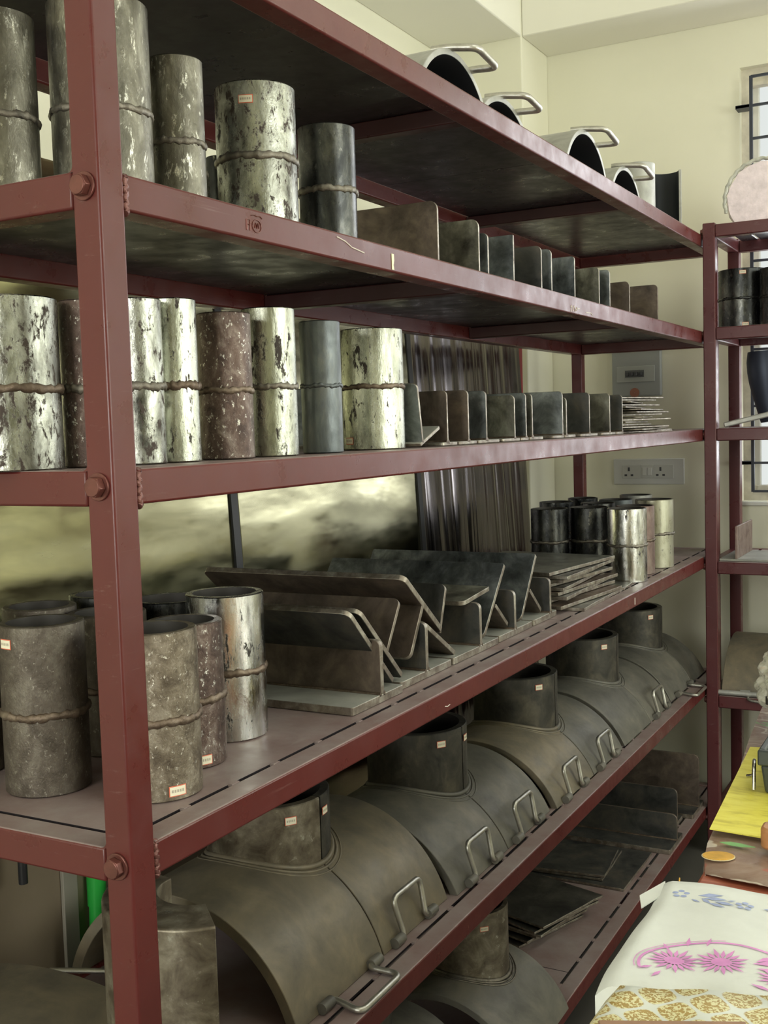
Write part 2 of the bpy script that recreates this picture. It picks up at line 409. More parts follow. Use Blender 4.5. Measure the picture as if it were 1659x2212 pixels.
for i, (k, z) in enumerate(ZT.items()):
    obj('bolt', hexbolt(bmesh.new(), (-.0165, 0, z - .0145), '-y', rot=.15 + i * .9), M_BOLT, rack, bevel=.0008)
    # bead of weld where the front beam meets the post
    bm = bmesh.new(); pts = []; rr = []
    for q in range(15):
        pts.append((-.002 - .002 * (q % 2), TY + .003 + .0015 * math.sin(q * 2.1), z - .001 - q * .0024)); rr.append(.0028 + .0013 * (q % 2) + .0006 * RND.random())
    sweep(bm, pts, rr, 8); obj('weld_seam', bm, M_WELD, rack, 60)
    # small fillet where the side beam meets the post
    bm = bmesh.new(); n = 6; R_ = .006
    for s, zz in ((1, z), ):
        poly = [(0, 0)] + [(-R_ + R_ * math.sin(PI / 2 * q / n), R_ - R_ * math.cos(PI / 2 * q / n)) for q in range(n + 1)]
        prism(bm, poly, (-TX + .0006, .0012, zz - .0006), (1, 0, 0), (0, 0, 1), (0, 1, 0), .02)
    obj('corner_fillet', bm, M_PAINT, rack)
# paint marks and the stamped maker's ring on the front beams
M_MARK = plain('pale_yellow_paint_mark', (.8, .8, .52), .5); M_CHALK = plain('white_chalk', (.75, .70, .62), .7)
def strokes(name, par, mat, O, U, V, Nn, lines, wd=.0012, t=.0004):
    bm = bmesh.new(); O, U, V, Nn = map(Vector, (O, U, V, Nn))
    for ln in lines:
        sweep(bm, [O + U * x + V * y + Nn * t * .5 for x, y in ln], wd / 2, 5)
    return obj(name, bm, mat, par)
bm = prism(bmesh.new(), [(0, 0), (.006, 0), (.0045, .006), (.0065, .012), (.006, .02), (0, .02)], (0.0002, .5365, 1.3925), (0, 1, 0), (0, 0, 1), (1, 0, 0), .0005)
obj('paint_mark', bm, M_MARK, rack)
ring = [(.008 * math.cos(a * PI / 10), .0065 * math.sin(a * PI / 10)) for a in range(21)]
strokes('stamped_mark', rack, M_BOLT, (.0001, .236, 1.4045), (0, 1, 0), (0, 0, 1), (1, 0, 0),
        [ring, [(-.004, -.002), (-.002, .003), (0, -.002), (.002, .003), (.004, -.002)], [(-.018, -.006), (-.018, .005), (-.012, .005), (-.012, -.006)], [(-.018, 0), (-.012, 0)], [(-.01, .01), (-.004, .011), (0, .01), (.006, .011), (.01, .009)]], .0011)
strokes('chalk_mark', rack, M_CHALK, (.0001, 1.235, 1.4), (0, 1, 0), (0, 0, 1), (1, 0, 0),
        [[(0, 0), (.006, .004), (.004, -.006), (0, -.008)], [(.014, -.006), (.02, .004), (.026, -.006)], [(.03, -.004), (.036, .003), (.034, -.004)], [(.04, .0), (.052, .001)], [(.09, -.003), (.12, -.002), (.13, -.006)]], .0014)
strokes('chalk_mark', rack, M_CHALK, (.0001, 1.63, .80), (0, 1, 0), (0, 0, 1), (1, 0, 0), [[(0, -.009), (.001, .006)]], .002)
strokes('paint_scratch', rack, M_CHALK, (.0001, .40, 1.4137), (0, 1, 0), (0, 0, 1), (1, 0, 0), [[(0, .002), (.02, -.001), (.035, -.006), (.05, -.0075), (.065, -.009)]], .0015)
strokes('paint_scratch', rack, M_CHALK, (.0001, .66, .7945), (0, 1, 0), (0, 0, 1), (1, 0, 0), [[(0, .001), (.008, -.001), (.016, 0)]], .0012)

# ---------------------------------------------------------------- pipe couplings
def sticker(par, r, ang, z, wd=.017, ht=.0095, tilt=0, mat_c=None):
    bm = bmesh.new(); n = 6
    def patch(a0, a1, z0, z1, rr, mi):
        c0 = [bm.verts.new((rr * math.cos(a0 + (a1 - a0) * k / n), rr * math.sin(a0 + (a1 - a0) * k / n), z0 + tilt * k / n)) for k in range(n + 1)]
        c1 = [bm.verts.new((rr * math.cos(a0 + (a1 - a0) * k / n), rr * math.sin(a0 + (a1 - a0) * k / n), z1 + tilt * k / n)) for k in range(n + 1)]
        for k in range(n): bm.faces.new((c0[k], c0[k + 1], c1[k + 1], c1[k])).material_index = mi
    w = wd / r / 2
    patch(ang - w, ang + w, z - ht / 2, z + ht / 2, r + .0004, 0)
    patch(ang - w * .9, ang + w * .9, z - ht / 2 + .0009, z + ht / 2 - .0009, r + .0007, 1)
    for q in range(5):
        a = ang - w * .7 + q * w * .3; patch(a, a + w * .17, z - ht * .12, z + ht * .14, r + .0009, 2)
    o = obj('price_sticker', bm, [M_RED, M_CREAM, M_INK], par, 60)
    o['label'] = 'cream sticker with red border'
    return o

CAMX, CAMY = 0.67359, -0.75047
def coupling(x, y, zb, r, h, label, mat=SILVER, wall=.0045, wf=.47, bead=BEAD, bore=BORE, group=None, stick=None, br=.0034, cat='pipe coupling', tilt=0):
    t = thing('pipe_coupling', label, cat, (x, y, zb), RND.random() * 0, group)
    t.rotation_euler = (tilt, 0, 0)
    c = .0012
    prof = [(r - c, 0), (r, c), (r, h * wf - .002), (r, h * wf + .002), (r, h - c), (r - c, h), (r - wall, h), (r - wall, 0)]
    bm = bmesh.new(); lathe(bm, prof, 64)
    for f in bm.faces:
        cc = f.calc_center_median()
        if math.hypot(cc.x, cc.y) < r - wall * .85: f.material_index = 1
    obj('pipe_body', bm, [mat, bore], t, 40)
    # lumpy weld bead round the joint
    bm = bmesh.new(); n = 90; rings = []
    ph = [RND.random() * 6 for _ in range(4)]
    for k in range(n):
        a = 2 * PI * k / n
        rr = br * (1 + .13 * math.sin(23 * a + ph[0]) + .10 * math.sin(41 * a + ph[1]) + .12 * math.sin(7 * a + ph[2]))
        zz = h * wf + .0007 * math.sin(5 * a + ph[3]) + .0005 * math.sin(17 * a)
        rings.append([bm.verts.new(((r - .0006 + rr * .8 * math.cos(b)) * math.cos(a), (r - .0006 + rr * .8 * math.cos(b)) * math.sin(a), zz + rr * 1.15 * math.sin(b))) for b in [2 * PI * q / 8 for q in range(8)]])
    for k in range(n):
        A, B = rings[k], rings[(k + 1) % n]
        for q in range(8): bm.faces.new((A[q], A[(q + 1) % 8], B[(q + 1) % 8], B[q]))
    obj('weld_bead', bm, bead, t, 80)
    for s in (stick or []):
        base = math.atan2(CAMY - y, CAMX - x)
        sticker(t, r, base + s[0], s[1] * h, *(s[2:] if len(s) > 2 else ()))
    return t

G1 = 'pipe couplings on the upper shelf'
zb = ZT['b']
coupling(-.159, .040, zb, .0386, .1655, 'olive mottled pipe coupling at the left edge of the upper shelf', MILL, wf=.42, group=G1)
coupling(-.098, .118, zb, .0485, .187, 'wide tall olive pipe coupling standing behind the near rack post', MILL, wf=.44, group=G1, stick=[(.72, .055, .013)])
coupling(-.0733, .203, zb, .0290, .1535, 'mottled brown coupling right of the wide one behind the post', MILL, wf=.44, group=G1)
coupling(-.121, .286, zb, .0178, .1429, 'thin dark coupling between two upper shelf couplings', DARK, wf=.42, group=G1)
coupling(-.16, .395, zb, .017, .105, 'short dark coupling almost hidden on the upper shelf', DARK, wf=.42, group=G1)
coupling(-.087, .369, zb, .0470, .1668, 'broad bright coupling with a sticker near its top on the upper shelf', SILVER, wf=.5, bead=BEAD, group=G1, br=.0042, stick=[(-.22, .87)])
coupling(-.077, .513, zb, .0368, .1522, 'dark olive coupling at the right end of the upper shelf row', DARK, wf=.47, group=G1, br=.004)
G2 = 'pipe couplings on the middle shelf'
zb = ZT['c']
def H2(v): return v
coupling(-.150, .0285, zb, .0480, .162, 'broad grey pitted coupling at the left edge of the middle shelf', SILVER, wf=.47, bead=BEADB, group=G2, br=.004)
coupling(-.116, .100, zb, .0258, .1634, 'narrow pinkish brown coupling just left of the near post', BROWN, wf=.47, bead=BEAD, group=G2, br=.004)
coupling(-.100, .157, zb, .0258, .1687, 'narrow silvery coupling just right of the near post', SILVER, wf=.47, bead=BEAD, group=G2, br=.004)
coupling(-.095, .209, zb, .0255, .1725, 'bright speckled coupling with a yellow green sheen behind the post', SPECK, wf=.47, bead=BEADB, group=G2, br=.0042)
coupling(-.090, .294, zb, .0302, .1637, 'red brown blotched coupling, third right of the post', BROWN, wf=.47, bead=BEADB, group=G2)
coupling(-.086, .378, zb, .0318, .1751, 'bright spotted coupling left of the plain grey one', SPECK, wf=.47, bead=BEAD, group=G2)
coupling(-.081, .487, zb, .0261, .1672, 'plain blue grey coupling on the middle shelf', GREYBLUE, wf=.51, bead=GREYBLUE, group=G2, br=.0026)
coupling(-.094, .648, zb, .0439, .1676, 'broad polished coupling with a sticker at its foot, end of the row', SPECK, wf=.52, bead=BEADB, group=G2, stick=[(-.92, .075)])
G3 = 'pipe couplings at the near end of the lower shelf'
zb = ZT['d']; kw = dict(wall=.0085, group=G3, br=.0042)
coupling(-.352, .125, zb, .0443, .178, 'dark brown coupling cut by the left edge of the photo', RUSTY, bead=BEADB, **kw)
coupling(-.2165, .118, zb, .0448, .1795, 'thick brown coupling with a cream sticker at its rim, left of the post', RUSTY, bead=BEADB, stick=[(-.95, .90, .017, .0105)], **kw)
coupling(-.348, .245, zb, .044, .170, 'rusty rimmed coupling standing behind the left brown one', RUSTY, bead=BEADB, **kw)
coupling(-.340, .350, zb, .044, .170, 'dark open coupling in the back row left of the post', DARK, bead=BEADB, **kw)
coupling(-.254, .261, zb, .046, .165, 'brown coupling in the middle row hidden by the post', RUSTY, bead=BEADB, **kw)
coupling(-.262, .388, zb, .050, .162, 'dark open coupling behind the polished tall one', DARK, bead=BEADB, **kw)
coupling(-.095, .153, zb, .0465, .1732, 'tan coupling with green specks in front, sticker at its foot', TAN, bead=BEADB, stick=[(.42, .06, .019, .011)], **kw)
coupling(-.132, .252, zb, .0433, .1627, 'speckled rusty coupling between the tan one and the polished one', BROWN, bead=BEADB, stick=[(.42, .06, .017, .011)], **kw)
coupling(-.158, .366, zb, .0478, .1774, 'polished silvery coupling with a rust brown weld ring', SHINE, bead=BEADB, **kw)
G4 = 'pipe couplings at the far end of the lower shelf'
kw = dict(wall=.004, group=G4, br=.0036)
far = [(-.280, 1.873, .0455, 'dark coupling at the left front of the far group', DARK), (-.195, 1.926, .0475, 'dark blotched coupling second from left in the far group', DARK),
       (-.066, 1.808, .0453, 'mirror bright coupling in front of the far group', SHINE), (-.085, 1.943, .0464, 'red brown coupling just behind the mirror bright one', REDB),
       (-.074, 2.081, .0476, 'yellowish coupling with dark drips, rightmost of the far group', YELL), (-.342, 2.10, .045, 'dark coupling in the back row, leftmost', DARK),
       (-.318, 2.25, .041, 'darkest coupling in the back row beside the rear post', DARK), (-.218, 2.070, .044, 'grey coupling in the middle of the far group', DARK),
       (-.208, 2.195, .044, 'grey dull coupling in the back row, third from left', GREYBLUE), (-.205, 2.38, .045, 'pale grey coupling at the very back under the sockets', SHELL)]
for i, (x, y, r, lb, m) in enumerate(far):
    hh = .163 if i not in (2, 3, 4) else (.1704, .166, .1721)[i - 2]
    coupling(x, y, zb, r, hh, lb, m, wf=.5, bead=(BEAD if m is not REDB else BEADB), **kw)

# ---------------------------------------------------------------- steel tee sections
def plate_part(name, par, p0, p1, x0, x1, t, mat, r0=0, r1=.008, side=0, edge=EDGE):
    """plate whose cross-section runs p0->p1 in the (y,z) plane, long in x; side: -1,0,1 offset of the thickness"""
    p0, p1 = Vector((0, p0[0], p0[1])), Vector((0, p1[0], p1[1])); V = (p1 - p0); lv = V.length; V.normalize()
    Nn = Vector((1, 0, 0)).cross(V)
    O = p0 + Nn * (-t / 2 + side * t / 2) + Vector((x0, 0, 0))
    bm = bmesh.new(); prism(bm, rrect(x1 - x0, lv, (r0, r0, r1, r1)), O, (1, 0, 0), V, Nn, t)
    for f in bm.faces:
        f.normal_update()
        if abs(f.normal.dot(Nn)) < .5: f.material_index = 1
    return obj(name, bm, [mat, edge], par, 30, bevel=.0008)

def tee(x0, x1, yw, zb, label, web=PLATE_B, flange=FLANGE, h=.088, fl=(-.07, .07), tw=.007, tf=.009, rz=0, group=None, edge=EDGE, cr=.009, name='tee_section', cat='steel tee section'):
    t = thing(name, label, cat, (x1, yw, zb), rz, group)
    plate_part('flange', t, (fl[0], tf / 2), (fl[1], tf / 2), x0 - x1, 0, tf, flange, 0.004, .004, edge=EDGE)
    plate_part('web', t, (0, tf), (0, h), x0 - x1, 0, tw, web, 0, cr, edge=edge)
    bm = bmesh.new(); s = tw / 2
    for sg in (-1, 1):
        pts = [(x0 - x1 + (x1 - x0) * k / 24, sg * (s + .0006), tf + .0006) for k in range(25)]
        sweep(bm, pts, [.0026 + .0007 * RND.random() for _ in pts], 6)
    obj('fillet_weld', bm, BEADB, t, 60)
    return t

GT1 = 'tee sections in a row on the upper shelf'
zb = ZT['b']
T1 = [(.774, .1015, PLATE_B, .012, 'large dark brown tee plate, first in the upper row beside the last coupling', -.36),
      (.926, .097, PLATE_Y, .012, 'olive mottled tee plate, second in the upper row', -.30), (.963, .080, PLATE_G, .008, 'slim pale tee plate, third in the upper row', -.24),
      (1.075, .092, PLATE_G, .001, 'square cornered dark blue tee plate, fourth in the upper row', -.30), (1.211, .091, PLATE_D, .010, 'dark grey tee plate, fifth in the upper row', -.30),
      (1.265, .092, PLATE_G, .010, 'narrow blue grey tee plate, sixth in the upper row', -.28), (1.398, .094, PLATE_G, .006, 'pale blue tee plate with brown foot, seventh in the upper row', -.28),
      (1.556, .090, PLATE_Y, .008, 'mottled dark tee plate, eighth in the upper row', -.28), (1.631, .093, PLATE_G, .008, 'narrow grey tee plate, ninth in the upper row', -.28),
      (1.782, .083, PLATE_B, .010, 'brown tee plate, last but one in the upper row', -.28), (2.03, .100, PLATE_B, .010, 'plain brown tee plate at the far end of the upper row', -.22)]
ys = [t[0] for t in T1]
for i, (y, h, m, cr_, lb, xb) in enumerate(T1):
    a = (y - ys[i - 1]) / 2 if i else .07; b = (ys[i + 1] - y) / 2 if i < len(T1) - 1 else .07
    tee(xb, -.045, y, zb, lb, m, PLATE_B if i % 3 else EDGE, h, (-min(a - .003, .06), min(b - .003, .06)), .005, .005, 0, GT1, cr=cr_ + .001)
GT2 = 'tee sections in a row on the middle shelf'
zb = ZT['c']
tt = thing('tee_section', 'grey tee section tipped over against the polished coupling', 'steel tee section', (-.045, .735, zb), 0, GT2)
plate_part('web', tt, (-.030, .006), (-.044, .092), -.22, 0, .005, PLATE_G, 0, .008)
plate_part('flange', tt, (-.038, .0035), (.028, .028), -.22, 0, .005, FLANGE, 0, .003)
T2 = [(.790, .083, PLATE_B, 'brown tee plate, second in the middle shelf row', -.26), (.868, .085, PLATE_B, 'olive brown tee plate, third in the middle shelf row', -.28), (.940, .085, PLATE_G, 'mottled blue grey tee plate, fourth in the middle shelf row', -.26),
      (1.064, .079, PLATE_Y, 'low brownish tee plate, fifth in the middle shelf row', -.26), (1.118, .084, PLATE_G, 'grey tee plate, sixth in the middle shelf row', -.26), (1.149, .083, PLATE_Y, 'slim tee plate edge, seventh in the middle shelf row', -.26),
      (1.312, .089, PLATE_G, 'broad pale blue tee plate in the middle of the row', -.30), (1.334, .078, PLATE_Y, 'slim olive tee plate right behind the pale blue one', -.26), (1.477, .089, PLATE_D, 'dark cloudy tee plate, third from the pile of thin plates', -.28),
      (1.617, .089, PLATE_Y, 'dark olive tee plate, second from the pile of thin plates', -.28), (1.711, .087, PLATE_D, 'narrow dark tee plate beside the pile of thin plates', -.24)]
ys = [t[0] for t in T2]
for i, (y, h, m, lb, xb) in enumerate(T2):
    a = (y - ys[i - 1]) / 2 if i else .02; b = (ys[i + 1] - y) / 2 if i < len(T2) - 1 else .012
    tee(xb, -.045, y, zb + .0, lb, m, FLANGE, h, (-min(a - .003, .055), min(b - .003, .055)), .0045, .005, 0, GT2, cr=.008)

GT3 = 'heavy tee sections piled on the lower shelf'
zb = ZT['d']
for y, fa, fb, h, lb, m, xf in ((.573, -.082, .062, .086, 'heavy rusty tee section in front of the pile, beside the polished coupling', PLATE_B, -.052),
                       (.729, -.084, .086, .084, 'heavy tee section standing second in the pile', PLATE_D, -.060), (.931, -.108, .076, .082, 'heavy tee section standing third in the pile, tall rounded end', PLATE_D, -.060),
                       (1.089, -.074, .084, .080, 'heavy tee section standing fourth in the pile', PLATE_D, -.062), (1.271, -.090, .035, .078, 'heavy tee section standing last, beside the stack of rusty plates', PLATE_D, -.062)):
    tee(-.36, xf, y, zb, lb, m, FLANGE, h, (fa, fb), .0095, .011, 0, GT3, cr=.010)
def nested(label, fl, wb, m1, m2, x0, x1, t=.0075):
    o = thing('tee_section', label, 'steel tee section', (x1, min(fl[0][0], fl[1][0]), zb + .012), 0, GT3)
    L0 = Vector(o.location); sh = lambda p: (p[0] - L0.y, p[1] - L0.z)
    plate_part('flange', o, sh(fl[0]), sh(fl[1]), x0 - x1, 0, t, m1, .012, .004)
    if wb: plate_part('web', o, sh(wb[0]), sh(wb[1]), x0 - x1, 0, t * .9, m2, 0, .010)
    return o
nested('dark scratched tee section leaning on the front one, its rounded corner up', ((.509, .951), (.629, .833)), None, PLATE_D, PLATE_B, -.32, -.064)
nested('leaning tee section behind the scratched one, rusty web pointing up', ((.540, .948), (.660, .834)), ((.616, .878), (.661, .945)), PLATE_D, PLATE_B, -.32, -.066)
nested('long dark tee section lying tilted on top of the pile', ((.677, .975), (.800, .876)), ((.735, .923), (.690, .852)), PLATE_B, PLATE_B, -.43, -.068, .009)
nested('tee section wedged under the top one, dark web pointing up', ((.742, .896), (.852, .829)), ((.797, .872), (.824, .944)), PLATE_B, PLATE_D, -.34, -.070)
nested('rusty tee section lying flat between two upright ones', ((.895, .902), (1.005, .912)), None, PLATE_Y, PLATE_B, -.24, -.074)
nested('steep leaning tee section, first large dark one of two', ((.964, .832), (1.066, .946)), ((1.020, .880), (1.079, .834)), PLATE_G, PLATE_B, -.42, -.070, .008)
nested('steep leaning tee section, second large dark one of two', ((1.142, .832), (1.226, .945)), ((1.190, .882), (1.252, .832)), PLATE_G, PLATE_B, -.42, -.072, .008)

# ---------------------------------------------------------------- stacks of plates
ORD = ['topmost', 'second', 'third', 'fourth', 'fifth', 'sixth', 'seventh', 'eighth', 'ninth', 'tenth', 'eleventh', 'twelfth', 'thirteenth', 'fourteenth', 'fifteenth', 'sixteenth']
def flat_plate(x, y, z, lx, ly, t, mat, label, rz=0, group=None, tilt=(0, 0), name='steel_plate'):
    bm = bmesh.new(); rn = random.Random(int(abs(x * 997 + y * 7919 + z * 31337)))
    pts = []
    for (ax, ay, bx_, by) in ((0, 0, 1, 0), (1, 0, 1, 1), (1, 1, 0, 1), (0, 1, 0, 0)):
        for k in range(6):
            s = k / 6; u = ax + (bx_ - ax) * s; v = ay + (by - ay) * s
            pts.append(((u - .5) * lx + rn.uniform(-1, 1) * .0012, (v - .5) * ly + rn.uniform(-1, 1) * .0012))
    prism(bm, pts, (0, 0, 0), (1, 0, 0), (0, 1, 0), (0, 0, 1), t)
    for f in bm.faces:
        f.normal_update()
        if abs(f.normal.z) < .5: f.material_index = 1
    o = obj(name, bm, [mat, EDGE], None, 30, bevel=.0007)
    o.location = (x, y, z); o.rotation_euler = (tilt[0], tilt[1], rz)
    return tagp(o, label, 'steel plate', group)
zb = ZT['d']; n = 10; zz = zb
for i in range(n):
    k = n - 1 - i; t = .0070
    lb = 'rusty steel plate, %s of the lower shelf stack beside the far couplings' % ORD[k] if k else 'topmost rusty plate of the stack beside the far couplings'
    flat_plate(-.195 + (.0 if k == 0 else RND.uniform(-.012, .016)) + (.03 if i < 2 else 0), 1.475 + RND.uniform(-.006, .02) + (.02 if k % 2 else 0), zz, .27, .31, t, STACK[(i * 2 + 1) % 3 if k else 1], lb, (-.12 if k == 0 else RND.uniform(-.2, .05)), 'rusty plates stacked on the lower shelf')
    zz += t + .0012
flat_plate(-.09, 1.70, zb, .11, .10, .005, STACK[1], 'small flat plate lying in front of the mirror bright coupling', .1)
zb = ZT['c']; n = 15; zz = zb
for i in range(n):
    k = n - 1 - i; t = .0036
    flat_plate(-.17 + RND.uniform(-.02, .02), 1.905 + RND.uniform(-.04, .04) + (.03 if 4 < i < 10 else 0), zz, .24, .27, t, STACK[i % 3], 'thin steel plate, %s of the messy pile on the middle shelf' % ORD[k], RND.uniform(-.25, .25), 'thin plates piled on the middle shelf', (RND.uniform(-.004, .004), 0))
    zz += t + .0022
for i in range(3):
    flat_plate(-.15 - .02 * i, 2.22 + .06 * i, zb + .005 * i + .0 , .14, .15, .004, STACK[(i + 1) % 3], 'loose thin plate, %s of three beyond the messy pile' % ('lowest', 'middle', 'uppermost')[i], .1 * i, 'loose thin plates beyond the pile', (0, 0))

# ---------------------------------------------------------------- split saddle tees
def arc_shell(bm, rho, t, zc, a0, a1, y0, y1, n=40, xc=0, m=6):
    """cylindrical shell, axis along y, angles measured in x-z"""
    prof = []
    outer = [(a0 + (a1 - a0) * k / n) for k in range(n + 1)]
    ring = [(xc + rho * math.cos(a), zc + rho * math.sin(a)) for a in outer] + [(xc + (rho - t) * math.cos(a), zc + (rho - t) * math.sin(a)) for a in outer[::-1]]
    prism(bm, ring, (0, y0, 0), (1, 0, 0), (0, 0, 1), (0, 1, 0), y1 - y0)
    return bm

def handle(par, y0, y1, x, z, up=True, L_=.055, name='lifting_handle', mat=ROD, sl=.012):
    """two sleeves on the foot of a saddle and the bent rod swinging in them"""
    if up: pts = [(x, y0 - .004, z), (x, y0 + sl + .006, z), (x - .012, y0 + .008, z + L_), (x - .012, y1 - .012, z + L_), (x, y1 - sl - .006, z), (x, y1 + .004, z)]
    else: pts = [(x, y0 - .004, z), (x, y0 + sl + .006, z), (x + L_, y0 + .008, z - .003 if up is False else z), (x + L_, y1 - .012, z - .003), (x, y1 - sl - .006, z), (x, y1 + .004, z)]
    o = obj(name, sweep(bmesh.new(), rounded(pts, .014), .0043, 10), mat, par, 60); o['label'] = 'pale steel rod handle'
    for yy in (y0, y1): obj('handle_sleeve', sweep(bmesh.new(), [(x, yy - sl, z), (x, yy + sl, z)], .0074, 14), SADDLE, o, 40)
    return o

def saddle_half(label, xc, yc, ya, yb, near, zb, rho=.185, t=.013, foot=.17, rn=.088, tn=.013, ztop=.205, mat=SADDLE, nmat=NECK, hd='up', stick=None, rz=0, group='split saddle tees'):
    zc = -math.sqrt(rho * rho - foot * foot); a = math.acos(foot / rho)
    o = thing('saddle_tee_half', label, 'saddle tee', (xc, yc, zb), rz, group)
    y0, y1 = ya - yc, yb - yc
    obj('saddle_shell', arc_shell(bmesh.new(), rho, t, zc, a, PI - a, y0, y1), mat, o, 35, bevel=.001)
    # half of the branch neck
    bm = bmesh.new(); n = 36; g_ = .0015
    a0, a1 = (PI, 2 * PI) if near else (0, PI)
    cols = []
    for k in range(n + 1):
        an = a0 + (a1 - a0) * k / n; col = []
        for rr, top in ((rn, 0), (rn, 1), (rn - .0015, 2), (rn - tn, 2), (rn - tn, 0)):
            X_, Y_ = rr * math.cos(an), rr * math.sin(an) + (-g_ if near else g_)
            zz = zc + math.sqrt(max(rho ** 2 - X_ ** 2, 0)) - .003 if top == 0 else (ztop - .0015 if top == 1 else ztop)
            col.append(bm.verts.new((X_, Y_, zz)))
        cols.append(col)
    for k in range(n):
        for q in range(5):
            r_ = (q + 1) % 5; f = bm.faces.new((cols[k][q], cols[k + 1][q], cols[k + 1][r_], cols[k][r_]))
            if q in (3,): f.material_index = 1
    bm.faces.new(cols[0]); bm.faces.new(cols[-1][::-1])
    obj('branch_neck', bm, [nmat, BORE], o, 40)
    bm = bmesh.new()
    for q, (dr, rad) in enumerate(((.0015, .0042), (.008, .0022), (.0145, .0014))):
        pts = []
        for k in range(n + 1):
            an = a0 + (a1 - a0) * k / n; X_, Y_ = (rn + dr) * math.cos(an), (rn + dr) * math.sin(an)
            pts.append((X_, Y_, zc + math.sqrt(rho ** 2 - X_ ** 2) + (.0015 if q == 0 else -.0002)))
        sweep(bm, pts, rad, 8)
    obj('weld_bead', bm, mat, o, 80)
    if hd == 'up': handle(o, y0 + .045 if near else y0 + .035, y0 + .150 if near else y0 + .140, foot + .004, .0075, True)
    if hd == 'out': handle(o, y0 + .06, y1 - .03, foot + .004, .0075, False, .045)
    for s in (stick or []):
        e = thing  # sticker patch on the neck
        sticker(o, rn + .0018, s[0], s[1], .017, .0115)
    return o

zb = ZT['e']; XC = -.215
units = [(.553, .335, .760, SADDLE_T, NECK_T), (.985, .776, 1.192, SADDLE, NECK), (1.432, 1.209, 1.636, SADDLE, NECK), (1.875, 1.655, 2.068, SADDLE, NECK), (2.310, 2.087, 2.47, SADDLE, NECK)]
who = ['nearest ochre', 'second', 'third', 'fourth', 'farthest']
for i, (yc, ya, yb, sm, nm) in enumerate(units):
    big = dict(rho=.19, foot=.183, ztop=.212, t=.015) if i == 0 else {}
    x = XC + (-.020, .003, .012, .012, .008)[i]
    sm2 = sm if i == 0 else (SADDLE_T if i == 2 else SADDLE)
    saddle_half('near half of the %s split saddle tee counted from the post, dusty grey' % who[i], x, yc, ya, yc - .0015, True, zb, mat=sm2, nmat=nm, hd='out' if i in (0, 4) else ('up' if i != 3 else None), stick=[(-.62, .186 if i else .192)], **big)
    saddle_half('far half of the %s split saddle tee counted from the post' % who[i], x, yc, yc + .0015, yb, False, zb, mat=sm if i != 1 else SADDLE, nmat=NECK, hd='up' if i != 4 else None, stick=[(.12, .184 if i else .190)] if i < 2 else None, **big)
# thick walled half tee next to the near post
o = thing('saddle_tee_half', 'thick walled mottled saddle tee half standing beside the near post', 'saddle tee', (-.107, .227, zb), 0, 'split saddle tees')
Rn, Ri, ztop = .107, .046, .2135
bm = bmesh.new(); lathe(bm, [(Rn, .02), (Rn, ztop - .002), (Rn - .002, ztop), (Ri, ztop), (Ri, .02)], 40, -math.radians(190), -math.radians(43))
for f in bm.faces:
    f.normal_update()
obj('branch_neck', bm, NECK_T, o, 35, bevel=.001)
bm = bmesh.new()
rho = .55; a0_, a1_ = math.acos(.25 / rho), math.acos(-.12 / rho)
ring = [(rho * math.cos(a0_ + (a1_ - a0_) * k / 30), rho * math.sin(a0_ + (a1_ - a0_) * k / 30)) for k in range(31)] + [((rho - .02) * math.cos(a0_ + (a1_ - a0_) * k / 30), (rho - .02) * math.sin(a0_ + (a1_ - a0_) * k / 30)) for k in range(30, -1, -1)]
prism(bm, ring, (-.190, -.186, -.466), (1, 0, 0), (0, 0, 1), (0, 1, 0), .165)
obj('saddle_shell', bm, SADDLE_T, o, 35, bevel=.001)
bm = bmesh.new()
for dr, rad in ((.002, .004), (.010, .002), (.017, .002), (.024, .002)):
    sweep(bm, [((Rn + dr) * math.cos(-math.radians(226 - 3.6 * k)), (Rn + dr) * math.sin(-math.radians(226 - 3.6 * k)), .075 - .02 * abs(math.cos(math.radians(226 - 3.6 * k))) - (k > 36) * (k - 36) * .001) for k in range(41)], rad, 8)
obj('weld_bead', bm, SADDLE, o, 80)
rodo = obj('steel_rod', sweep(bmesh.new(), [(-.40, .28, zb + .031), (-.25, .345, zb + .031)], .0035, 10), ROD, None, 40); tagp(rodo, 'thin bright steel rod lying beside the thick walled saddle tee', 'rod')

